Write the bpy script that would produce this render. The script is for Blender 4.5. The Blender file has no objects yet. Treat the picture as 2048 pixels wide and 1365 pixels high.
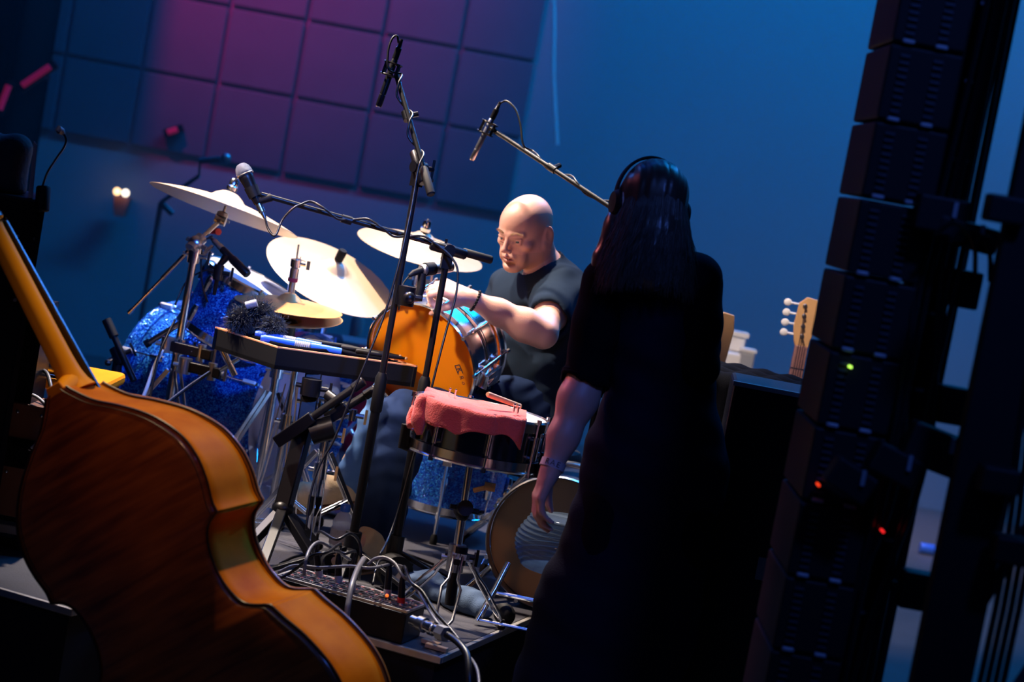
import bpy, bmesh, math, random
import numpy as np
from mathutils import Vector, Matrix, Quaternion
random.seed(7); np.random.seed(7)
R_ = math.radians
SC = bpy.context.scene
COL = SC.collection
PI = math.pi

# ------------------------------------------------------------------ camera
FPX = 70 / 36 * 2048
CAMLOC = Vector((0, 0, 1.63))
PITCH, ROLL = R_(4.97), R_(10.4)
RCAM = Matrix.Rotation(PI / 2 - PITCH, 3, 'X') @ Matrix.Rotation(ROLL, 3, 'Z')
cd = bpy.data.cameras.new('camera'); cam = bpy.data.objects.new('camera', cd); COL.objects.link(cam)
cd.sensor_width = 36; cd.lens = 70; cd.clip_start = .05; cd.clip_end = 200
cam.matrix_world = Matrix.Translation(CAMLOC) @ RCAM.to_4x4()
cd.dof.use_dof = True; cd.dof.focus_distance = 5.6; cd.dof.aperture_fstop = 2.8
SC.camera = cam
SC.view_settings.view_transform = 'Standard'; SC.view_settings.look = 'None'
SC.view_settings.gamma = 1; SC.view_settings.use_curve_mapping = False
SC.view_settings.exposure = 0.35

# ------------------------------------------------------------------ world and stage lamps
W = bpy.data.worlds.new('world'); SC.world = W; W.use_nodes = True
W.node_tree.nodes['Background'].inputs[0].default_value = (.010, .022, .08, 1)
W.node_tree.nodes['Background'].inputs[1].default_value = .06


def spot(name, loc, to, power, col, cone=40, blend=.5, rad=.12):
    l = bpy.data.lights.new(name, 'SPOT'); o = bpy.data.objects.new(name, l); COL.objects.link(o)
    l.energy = power; l.color = col; l.spot_size = R_(cone); l.spot_blend = blend; l.shadow_soft_size = rad
    o.location = loc; o.rotation_euler = (Vector(to) - Vector(loc)).to_track_quat('-Z', 'Y').to_euler()
    return o


def area(name, loc, to, power, col, sx, sy):
    l = bpy.data.lights.new(name, 'AREA'); o = bpy.data.objects.new(name, l); COL.objects.link(o)
    l.energy = power; l.color = col; l.shape = 'RECTANGLE'; l.size = sx; l.size_y = sy
    o.location = loc; o.rotation_euler = (Vector(to) - Vector(loc)).to_track_quat('-Z', 'Y').to_euler()
    return o


spot('key_spot', (-.95, 7.4, 5.2), (-.36, 6.25, .95), 1900, (1, .84, .70), 35, .5, .10)
spot('left_key_spot', (-3.0, 6.2, 5.0), (-.30, 6.05, 1.05), 2200, (1, .80, .66), 22, .6, .09)
spot('front_spot', (-3.4, 2.2, 4.4), (-.26, 6.05, .96), 1950, (1, .74, .62), 7.5, .7, .10)
spot('bass_side_spot', (-1.30, 4.85, 5.4), (-.72, 4.4, 1.15), 440, (1, .74, .42), 16, .6, .07)
spot('blue_front_spot', (1.2, 1.0, 3.8), (-1.0, 6.75, .78), 1300, (.06, .22, 1), 11, .7, .12)
spot('bass_front_spot', (-2.6, -.6, 3.4), (-.70, 4.4, 1.20), 130, (1, .50, .24), 12, .9, .25)  # added warm fill to lift the bass back, no known lamp
spot('blue_back_spot', (3.2, 10.6, 6.0), (-.2, 6.2, .9), 700, (.05, .26, 1), 26, .6, .15)
spot('blue_side_spot', (-4.0, 9.4, 5.0), (-.6, 6.2, .8), 480, (.06, .22, 1), 30, .6, .15)
spot('magenta_side_spot', (-4.0, 7.2, 3.4), (.02, 5.0, 1.16), 320, (1, .22, .20), 11, .6, .15)
spot('stage_floor_spot', (2.9, 9.3, 6.6), (2.45, 11.1, 0), 1100, (.85, .60, .80), 22, .8, .2)
spot('far_guitar_spot', (-.5, 3.5, 5.2), (1.04, 8.0, 1.2), 1200, (1, .80, .66), 21, .6, .1)
spot('backstage_blue_spot', (1.2, 1.2, 4.4), (.80, 4.6, 1.35), 170, (.08, .20, 1), 36, .8, .2)  # added blue fill for the woman and rig tower, no known lamp
# washes on the back wall
area('cyclorama_wash_right', (2.6, 9.4, 7.4), (2.4, 12.3, 1.2), 380, (.003, .29, .95), 4.5, .5)
area('cyclorama_wash_left', (-2.0, 9.4, 7.4), (-2.0, 12.3, 1.0), 66, (.015, .13, 1), 4.5, .5)
spot('magenta_wash', (-3.6, 8.6, 6.2), (-2.3, 12.3, 3.7), 1150, (.9, .002, .24), 44, .9, .2)
# added soft blue fill from the front, low; stands for no known lamp
area('house_fill', (-2.5, -1.5, 5.5), (0, 5.5, .8), 16, (.10, .24, 1), 4, 2)


# ------------------------------------------------------------------ coordinates
def P(px, py, d):
    """pixel of the 2048 x 1365 frame at camera depth d -> world point"""
    v = Vector(((px - 1024) / FPX * d, -(py - 682.5) / FPX * d, -d))
    return CAMLOC + RCAM @ v


def G(px, py, z):
    """pixel -> world point on the horizontal plane at height z"""
    v = RCAM @ Vector(((px - 1024) / FPX, -(py - 682.5) / FPX, -1))
    return CAMLOC + v * ((z - CAMLOC.z) / v.z)


def CV(x, y, z):
    """camera-frame direction -> world direction"""
    return (RCAM @ Vector((x, y, z))).normalized()


UP = Vector((0, 0, 1))
RZ = .36          # height of the riser deck


def frame(z, x=None):
    z = Vector(z).normalized()
    if x is None:
        x = Vector((1, 0, 0)) if abs(z.x) < .8 else Vector((0, 1, 0))
    x = (Vector(x) - z * z.dot(Vector(x))).normalized()
    y = z.cross(x)
    return Matrix((x, y, z)).transposed()


def mat4(origin, rot):
    return Matrix.Translation(Vector(origin)) @ rot.to_4x4()


def spline(pts, n=6):
    pts = [Vector(p) for p in pts]
    if len(pts) < 3:
        return pts
    q = [pts[0] * 2 - pts[1]] + pts + [pts[-1] * 2 - pts[-2]]
    out = []
    for i in range(1, len(q) - 2):
        a, b, c, d = q[i - 1], q[i], q[i + 1], q[i + 2]
        for k in range(n):
            t = k / n
            out.append(.5 * ((2 * b) + (c - a) * t + (2 * a - 5 * b + 4 * c - d) * t * t + (3 * b - a - 3 * c + d) * t ** 3))
    out.append(pts[-1])
    return out


# ------------------------------------------------------------------ mesh builder
INV = {}


class MB:
    def __init__(s):
        s.v = []; s.f = []; s.m = []; s.cur = 0

    def add(s, vs, fs):
        b = len(s.v); s.v.extend([tuple(p) for p in vs])
        s.f.extend([tuple(i + b for i in f) for f in fs]); s.m.extend([s.cur] * len(fs))
        return s

    def tube(s, pts, r, n=8, caps=True):
        pts = [Vector(p) for p in pts]
        m = len(pts); rr = [r] * m if not hasattr(r, '__len__') else list(r)
        t0 = (pts[1] - pts[0]).normalized()
        nx = frame(t0).col[0].copy()
        vs = []
        for i, p in enumerate(pts):
            t = (pts[min(i + 1, m - 1)] - pts[max(i - 1, 0)])
            t = t.normalized() if t.length > 1e-9 else t0
            nx = nx - t * t.dot(nx)
            nx = nx.normalized() if nx.length > 1e-6 else frame(t).col[0].copy()
            ny = t.cross(nx)
            for k in range(n):
                a = 2 * PI * k / n
                vs.append(p + (nx * math.cos(a) + ny * math.sin(a)) * rr[i])
        fs = []
        for i in range(m - 1):
            for k in range(n):
                k2 = (k + 1) % n
                fs.append((i * n + k, i * n + k2, (i + 1) * n + k2, (i + 1) * n + k))
        if caps:
            fs.append(tuple(range(n - 1, -1, -1))); fs.append(tuple((m - 1) * n + k for k in range(n)))
        return s.add(vs, fs)

    def cyl(s, a, b, r, r2=None, n=14):
        return s.tube([a, b], [r, r if r2 is None else r2], n)

    def lathe(s, prof, o, ax, n=24, x=None, closed=False):
        """prof: (radius, height along axis) pairs"""
        M = frame(ax, x); o = Vector(o); vs = []; m = len(prof)
        for r, h in prof:
            for k in range(n):
                a = 2 * PI * k / n
                vs.append(o + M @ Vector((r * math.cos(a), r * math.sin(a), h)))
        fs = []
        for i in range(m if closed else m - 1):
            j = (i + 1) % m
            for k in range(n):
                k2 = (k + 1) % n
                fs.append((i * n + k, i * n + k2, j * n + k2, j * n + k))
        if not closed:
            if prof[0][0] > 1e-5: fs.append(tuple(range(n - 1, -1, -1)))
            if prof[-1][0] > 1e-5: fs.append(tuple((m - 1) * n + k for k in range(n)))
        return s.add(vs, fs)

    def ring(s, o, ax, R, r, n=40, k=8):
        pr = [(R + r * math.cos(2 * PI * i / k), r * math.sin(2 * PI * i / k)) for i in range(k)]
        return s.lathe(pr, o, ax, n, closed=True)

    def box(s, c, sx, sy, sz, rot=None):
        rot = rot or Matrix.Identity(3); c = Vector(c); vs = []
        for z in (-.5, .5):
            for y in (-.5, .5):
                for x in (-.5, .5):
                    vs.append(c + rot @ Vector((x * sx, y * sy, z * sz)))
        return s.add(vs, [(0, 2, 3, 1), (4, 5, 7, 6), (0, 1, 5, 4), (2, 6, 7, 3), (0, 4, 6, 2), (1, 3, 7, 5)])

    def bar(s, a, b, w, h, side=None):
        """rectangular bar from a to b"""
        a = Vector(a); b = Vector(b); d = b - a
        M = frame(d, side if side is not None else UP.cross(d) if abs(d.normalized().z) < .98 else None)
        return s.box((a + b) / 2, w, h, d.length, M)

    def ball(s, c, r, n=12, sc=(1, 1, 1), rot=None):
        rot = rot or Matrix.Identity(3); c = Vector(c); vs = []; fs = []; m = max(4, n // 2)
        for i in range(m + 1):
            th = PI * i / m
            for k in range(n):
                a = 2 * PI * k / n
                vs.append(c + rot @ Vector((r * sc[0] * math.sin(th) * math.cos(a), r * sc[1] * math.sin(th) * math.sin(a), r * sc[2] * math.cos(th))))
        for i in range(m):
            for k in range(n):
                k2 = (k + 1) % n
                fs.append((i * n + k, (i + 1) * n + k, (i + 1) * n + k2, i * n + k2))
        return s.add(vs, fs)

    def prism(s, poly, d):
        """closed polygon (list of points) swept by vector d"""
        n = len(poly); d = Vector(d); vs = [Vector(p) for p in poly] + [Vector(p) + d for p in poly]
        fs = [tuple(range(n - 1, -1, -1)), tuple(range(n, 2 * n))]
        fs += [(i, (i + 1) % n, n + (i + 1) % n, n + i) for i in range(n)]
        return s.add(vs, fs)

    def grid(s, fn, nu, nv, wrap=False):
        vs = [fn(i / (nu if wrap else nu - 1), j / (nv - 1)) for j in range(nv) for i in range(nu)]
        fs = []
        for j in range(nv - 1):
            for i in range(nu if wrap else nu - 1):
                i2 = (i + 1) % nu
                fs.append((j * nu + i, j * nu + i2, (j + 1) * nu + i2, (j + 1) * nu + i))
        return s.add(vs, fs)

    def build(s, name, mats, parent=None, smooth=True, bevel=0, local=False, sharp=38, solid=0, subs=0):
        me = bpy.data.meshes.new(name)
        vs = s.v
        if parent is not None and not local and parent.name in INV:
            M = INV[parent.name]
            a = np.array(vs, dtype=np.float64).reshape(-1, 3)
            Mn = np.array(M)
            vs = a @ Mn[:3, :3].T + Mn[:3, 3]
            vs = vs.tolist()
        me.from_pydata([tuple(v) for v in vs], [], s.f)
        ml = mats if isinstance(mats, (list, tuple)) else [mats]
        for m in ml: me.materials.append(m)
        if len(ml) > 1:
            me.polygons.foreach_set('material_index', s.m)
        me.validate()
        bm = bmesh.new(); bm.from_mesh(me); bmesh.ops.recalc_face_normals(bm, faces=bm.faces); bm.to_mesh(me); bm.free()
        return finish(me, name, parent, smooth, bevel, sharp, solid, subs)


def finish(me, name, parent, smooth=True, bevel=0, sharp=38, solid=0, subs=0):
    if smooth:
        me.polygons.foreach_set('use_smooth', [True] * len(me.polygons))
        if sharp < 180: me.set_sharp_from_angle(angle=R_(sharp))
    o = bpy.data.objects.new(name, me); COL.objects.link(o)
    if parent is not None:
        o.parent = parent
        if parent.name in INV: INV[o.name] = INV[parent.name]
    if solid:
        d = o.modifiers.new('solid', 'SOLIDIFY'); d.thickness = solid; d.offset = 0
    if subs:
        d = o.modifiers.new('subs', 'SUBSURF'); d.levels = subs; d.render_levels = subs
    if bevel:
        d = o.modifiers.new('bevel', 'BEVEL'); d.width = bevel; d.segments = 2; d.limit_method = 'ANGLE'; d.angle_limit = R_(40)
    return o


def thing(name, label, cat, loc, rot=None, group=None):
    o = bpy.data.objects.new(name, None); COL.objects.link(o)
    M = mat4(loc, rot or Matrix.Identity(3)); o.matrix_world = M; o.empty_display_size = .05
    INV[o.name] = M.inverted()
    o['label'] = label; o['category'] = cat
    if group: o['group'] = group
    return o


def tag(o, label, cat, group=None, kind=None):
    o['label'] = label; o['category'] = cat
    if group: o['group'] = group
    if kind: o['kind'] = kind
    return o


def struct(o, label=None):
    o['kind'] = 'structure'
    if label: o['label'] = label
    return o


def part_label(o, label):
    o['label'] = label
    return o


# ------------------------------------------------------------------ materials
def mk(name, col, rough=.5, metal=0, noise=0, nscale=20, bump=0, bscale=60, coat=0, spec=.5, col2=None, sheen=0, aniso=None):
    m = bpy.data.materials.new(name); m.use_nodes = True; nt = m.node_tree; b = nt.nodes['Principled BSDF']
    b.inputs['Base Color'].default_value = (*col, 1); b.inputs['Roughness'].default_value = rough
    b.inputs['Metallic'].default_value = metal; b.inputs['Coat Weight'].default_value = coat
    b.inputs['Specular IOR Level'].default_value = spec
    if sheen: b.inputs['Sheen Weight'].default_value = sheen
    tc = nt.nodes.new('ShaderNodeTexCoord')
    if noise or col2:
        n = nt.nodes.new('ShaderNodeTexNoise'); n.inputs['Scale'].default_value = nscale; n.inputs['Detail'].default_value = 4
        nt.links.new(tc.outputs['Object'], n.inputs['Vector'])
        mx = nt.nodes.new('ShaderNodeMix'); mx.data_type = 'RGBA'
        c2 = col2 or tuple(c * (1 - noise) for c in col)
        mx.inputs[6].default_value = (*col, 1); mx.inputs[7].default_value = (*c2, 1)
        nt.links.new(n.outputs['Fac'], mx.inputs[0]); nt.links.new(mx.outputs[2], b.inputs['Base Color'])
    if bump:
        n2 = nt.nodes.new('ShaderNodeTexNoise'); n2.inputs['Scale'].default_value = bscale; n2.inputs['Detail'].default_value = 5
        nt.links.new(tc.outputs['Object'], n2.inputs['Vector'])
        bp = nt.nodes.new('ShaderNodeBump'); bp.inputs['Strength'].default_value = bump; bp.inputs['Distance'].default_value = .005
        nt.links.new(n2.outputs['Fac'], bp.inputs['Height']); nt.links.new(bp.outputs['Normal'], b.inputs['Normal'])
    return m


def emit(name, col, s):
    m = mk(name, col, .4)
    b = m.node_tree.nodes['Principled BSDF']
    b.inputs['Emission Color'].default_value = (*col, 1); b.inputs['Emission Strength'].default_value = s
    return m


M = {}
M['black'] = mk('black_paint', (.004, .004, .006), .42, 0, .4, 30, spec=.25)
M['blackmetal'] = mk('black_metal', (.005, .005, .007), .36, .0, .3, 40, spec=.3)
M['blackmatte'] = mk('black_matte', (.0035, .0035, .0045), .8, 0, .3, 25, spec=.2)
M['rubber'] = mk('black_rubber', (.005, .005, .006), .6, 0, .3, 60, spec=.2)
M['cable'] = mk('black_cable', (.006, .006, .008), .36, 0, .3, 60)
M['greycable'] = mk('grey_cable', (.16, .16, .18), .4, 0, .3, 60)
M['chrome'] = mk('chrome', (.86, .87, .90), .17, 1, .06, 8)
M['steel'] = mk('brushed_steel', (.55, .56, .58), .28, 1, .2, 60)
M['alu'] = mk('aluminium', (.62, .62, .64), .4, 1, .25, 50)
M['greyplastic'] = mk('grey_plastic', (.32, .33, .36), .4, 0, .1, 40)
M['white'] = mk('white_coat', (.82, .80, .78), .5, 0, .06, 20)
M['red'] = mk('red_plastic', (.6, .02, .02), .4)
M['yellow'] = mk('yellow_tape', (.75, .55, .02), .6)
M['blueplastic'] = mk('blue_plastic', (.02, .12, .62), .35)
M['wood'] = mk('pale_stick_wood', (.62, .40, .22), .5, 0, .3, 40)


def cymbal_mat(name, base, rough):
    m = mk(name, base, rough, .3); nt = m.node_tree; b = nt.nodes['Principled BSDF']
    tc = nt.nodes.new('ShaderNodeTexCoord')
    wv = nt.nodes.new('ShaderNodeTexWave'); wv.wave_type = 'RINGS'; wv.rings_direction = 'Z'
    wv.inputs['Scale'].default_value = 90; wv.inputs['Distortion'].default_value = .6; wv.inputs['Detail'].default_value = 2
    nt.links.new(tc.outputs['Object'], wv.inputs['Vector'])
    n = nt.nodes.new('ShaderNodeTexNoise'); n.inputs['Scale'].default_value = 9; nt.links.new(tc.outputs['Object'], n.inputs['Vector'])
    mx = nt.nodes.new('ShaderNodeMix'); mx.data_type = 'RGBA'
    mx.inputs[6].default_value = (*base, 1); mx.inputs[7].default_value = (base[0] * .90, base[1] * .84, base[2] * .76, 1)
    nt.links.new(n.outputs['Fac'], mx.inputs[0]); nt.links.new(mx.outputs[2], b.inputs['Base Color'])
    bp = nt.nodes.new('ShaderNodeBump'); bp.inputs['Strength'].default_value = .25; bp.inputs['Distance'].default_value = .0006
    nt.links.new(wv.outputs['Fac'], bp.inputs['Height']); nt.links.new(bp.outputs['Normal'], b.inputs['Normal'])
    return m


M['cymbal'] = cymbal_mat('cymbal_bronze', (.66, .50, .33), .42)
M['hatbronze'] = cymbal_mat('hi_hat_bronze', (.74, .40, .13), .38)


def sparkle_mat():
    m = mk('blue_sparkle_wrap', (.01, .10, .75), .22, .35, coat=.6); nt = m.node_tree; b = nt.nodes['Principled BSDF']
    tc = nt.nodes.new('ShaderNodeTexCoord'); vo = nt.nodes.new('ShaderNodeTexVoronoi'); vo.inputs['Scale'].default_value = 300
    nt.links.new(tc.outputs['Object'], vo.inputs['Vector'])
    rp = nt.nodes.new('ShaderNodeValToRGB'); rp.color_ramp.elements[0].color = (.004, .05, .42, 1); rp.color_ramp.elements[1].color = (.05, .38, 1, 1)
    rp.color_ramp.elements[0].position = .45; rp.color_ramp.elements[1].position = .95
    sep = nt.nodes.new('ShaderNodeSeparateColor'); nt.links.new(vo.outputs['Color'], sep.inputs[0])
    nt.links.new(sep.outputs[0], rp.inputs[0]); nt.links.new(rp.outputs[0], b.inputs['Base Color'])
    nm = nt.nodes.new('ShaderNodeNormalMap')
    vm = nt.nodes.new('ShaderNodeVectorMath'); vm.operation = 'SUBTRACT'; vm.inputs[1].default_value = (.5, .5, .5)
    nt.links.new(vo.outputs['Color'], vm.inputs[0])
    vs = nt.nodes.new('ShaderNodeVectorMath'); vs.operation = 'SCALE'; vs.inputs['Scale'].default_value = .7; nt.links.new(vm.outputs[0], vs.inputs[0])
    ge = nt.nodes.new('ShaderNodeNewGeometry'); va = nt.nodes.new('ShaderNodeVectorMath'); va.operation = 'ADD'
    nt.links.new(ge.outputs['Normal'], va.inputs[0]); nt.links.new(vs.outputs[0], va.inputs[1])
    vn = nt.nodes.new('ShaderNodeVectorMath'); vn.operation = 'NORMALIZE'; nt.links.new(va.outputs[0], vn.inputs[0])
    nt.links.new(vn.outputs[0], b.inputs['Normal'])
    return m


M['sparkle'] = sparkle_mat()


def film_mat(name, col, trans=.5, rough=.3, clear=0):
    m = mk(name, col, rough); nt = m.node_tree; b = nt.nodes['Principled BSDF']
    t = nt.nodes.new('ShaderNodeBsdfTranslucent'); t.inputs[0].default_value = (*col, 1)
    mx = nt.nodes.new('ShaderNodeMixShader'); mx.inputs[0].default_value = trans
    nt.links.new(b.outputs[0], mx.inputs[1]); nt.links.new(t.outputs[0], mx.inputs[2])
    last = mx
    if clear:
        tr = nt.nodes.new('ShaderNodeBsdfTransparent'); tr.inputs[0].default_value = (*[min(1, c * 1.05) for c in col], 1)
        m2 = nt.nodes.new('ShaderNodeMixShader'); m2.inputs[0].default_value = clear
        nt.links.new(mx.outputs[0], m2.inputs[1]); nt.links.new(tr.outputs[0], m2.inputs[2]); last = m2
    nt.links.new(last.outputs[0], nt.nodes['Material Output'].inputs[0])
    return m


M['amber'] = film_mat('amber_drum_film', (1.0, .38, .006), .42, .35, .14)
M['whitehead'] = film_mat('coated_white_head', (.80, .80, .80), .25, .5)
M['greyhead'] = film_mat('smoky_drum_head', (.46, .42, .48), .25, .45)
M['tanhead'] = film_mat('tan_drum_head', (.42, .24, .13), .25, .5)
M['clear'] = film_mat('clear_plastic', (.45, .60, .80), .1, .10, .86)


def wood_mat(name, dark, light, scale, stretch, rough, coat, detail=6, axis=1, spec=.3):
    m = mk(name, dark, rough, coat=coat); nt = m.node_tree; b = nt.nodes['Principled BSDF']
    b.inputs['Coat Roughness'].default_value = .12; b.inputs['Specular IOR Level'].default_value = spec
    tc = nt.nodes.new('ShaderNodeTexCoord'); mp = nt.nodes.new('ShaderNodeMapping')
    mp.inputs['Scale'].default_value = stretch; nt.links.new(tc.outputs['Object'], mp.inputs['Vector'])
    n = nt.nodes.new('ShaderNodeTexNoise'); n.inputs['Scale'].default_value = scale; n.inputs['Detail'].default_value = detail
    nt.links.new(mp.outputs[0], n.inputs['Vector'])
    n2 = nt.nodes.new('ShaderNodeTexNoise'); n2.inputs['Scale'].default_value = 3.2; n2.inputs['Detail'].default_value = 3
    nt.links.new(tc.outputs['Object'], n2.inputs['Vector'])
    ad = nt.nodes.new('ShaderNodeMath'); ad.operation = 'ADD'; nt.links.new(n.outputs['Fac'], ad.inputs[0]); nt.links.new(n2.outputs['Fac'], ad.inputs[1])
    rp = nt.nodes.new('ShaderNodeValToRGB'); e = rp.color_ramp.elements
    e[0].position = .72; e[0].color = (*dark, 1); e[1].position = 1.28; e[1].color = (*light, 1)
    mu = nt.nodes.new('ShaderNodeMapRange'); mu.inputs['From Max'].default_value = 2; nt.links.new(ad.outputs[0], mu.inputs['Value'])
    e[0].position = .36; e[1].position = .64
    nt.links.new(mu.outputs[0], rp.inputs[0]); nt.links.new(rp.outputs[0], b.inputs['Base Color'])
    bp = nt.nodes.new('ShaderNodeBump'); bp.inputs['Strength'].default_value = .05; bp.inputs['Distance'].default_value = .002
    nt.links.new(n.outputs['Fac'], bp.inputs['Height']); nt.links.new(bp.outputs['Normal'], b.inputs['Normal'])
    return m


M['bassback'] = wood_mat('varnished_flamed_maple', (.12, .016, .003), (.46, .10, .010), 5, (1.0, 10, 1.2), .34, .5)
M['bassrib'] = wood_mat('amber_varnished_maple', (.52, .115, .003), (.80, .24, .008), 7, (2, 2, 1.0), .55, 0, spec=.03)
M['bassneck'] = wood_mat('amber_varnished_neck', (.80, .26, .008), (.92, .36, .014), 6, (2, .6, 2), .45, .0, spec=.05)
M['spruce'] = wood_mat('varnished_spruce', (.42, .14, .02), (.60, .26, .05), 20, (9, .6, 1), .3, .5)
M['ebony'] = mk('ebony', (.012, .010, .010), .3, 0, .3, 30)
M['purfling'] = mk('purfling_dark', (.03, .008, .003), .4)
M['denim'] = mk('blue_denim', (.13, .25, .50), .9, 0, .45, 26, .12, 1500, spec=.1, col2=(.06, .14, .34))  # lit copy of the jeans cloth, light from above put into the colour
M['denimdark'] = mk('dark_denim', (.014, .030, .085), .9, 0, .45, 26, .12, 1500, spec=.08)  # shaded copy of the same jeans cloth
M['tee'] = mk('charcoal_cotton', (.012, .022, .040), .9, 0, .3, 30, .08, 900, spec=.06)
M['blackcloth'] = mk('black_cotton', (.0035, .004, .007), .95, 0, .3, 30, .25, 400, spec=.04)
M['suede'] = mk('tan_suede', (.66, .48, .30), .9, 0, .25, 30, .2, 250)
M['sole'] = mk('brown_rubber_sole', (.30, .15, .07), .7, 0, .2, 40)
M['bluecloth'] = mk('grey_blue_cloth', (.045, .085, .16), .9, 0, .3, 30, .3, 300)


def skin_mat(name, col, sss=.12, rough=.42):
    m = mk(name, col, rough, 0, .14, 26, .12, 420); b = m.node_tree.nodes['Principled BSDF']
    b.inputs['Subsurface Weight'].default_value = sss; b.inputs['Subsurface Radius'].default_value = (.012, .005, .003)
    b.inputs['Subsurface Scale'].default_value = 1.0
    return m


M['skin'] = skin_mat('skin', (.66, .36, .27))
M['stubble'] = skin_mat('stubble_skin', (.56, .325, .235), .08, .55)
M['skin2'] = skin_mat('skin_paler', (.58, .32, .26))
M['lip'] = skin_mat('lip_skin', (.50, .20, .165))
M['brow'] = mk('sandy_hair', (.40, .25, .14), .7)
M['eyewhite'] = mk('eye_white', (.62, .58, .55), .2)
M['iris'] = mk('iris_grey', (.05, .09, .10), .15)
M['hair'] = mk('brown_hair', (.055, .038, .030), .34, 0, .4, 40)
M['hairred'] = mk('reddish_hair', (.16, .055, .035), .4, 0, .4, 40)  # brown hair with the red side light put into its colour


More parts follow.
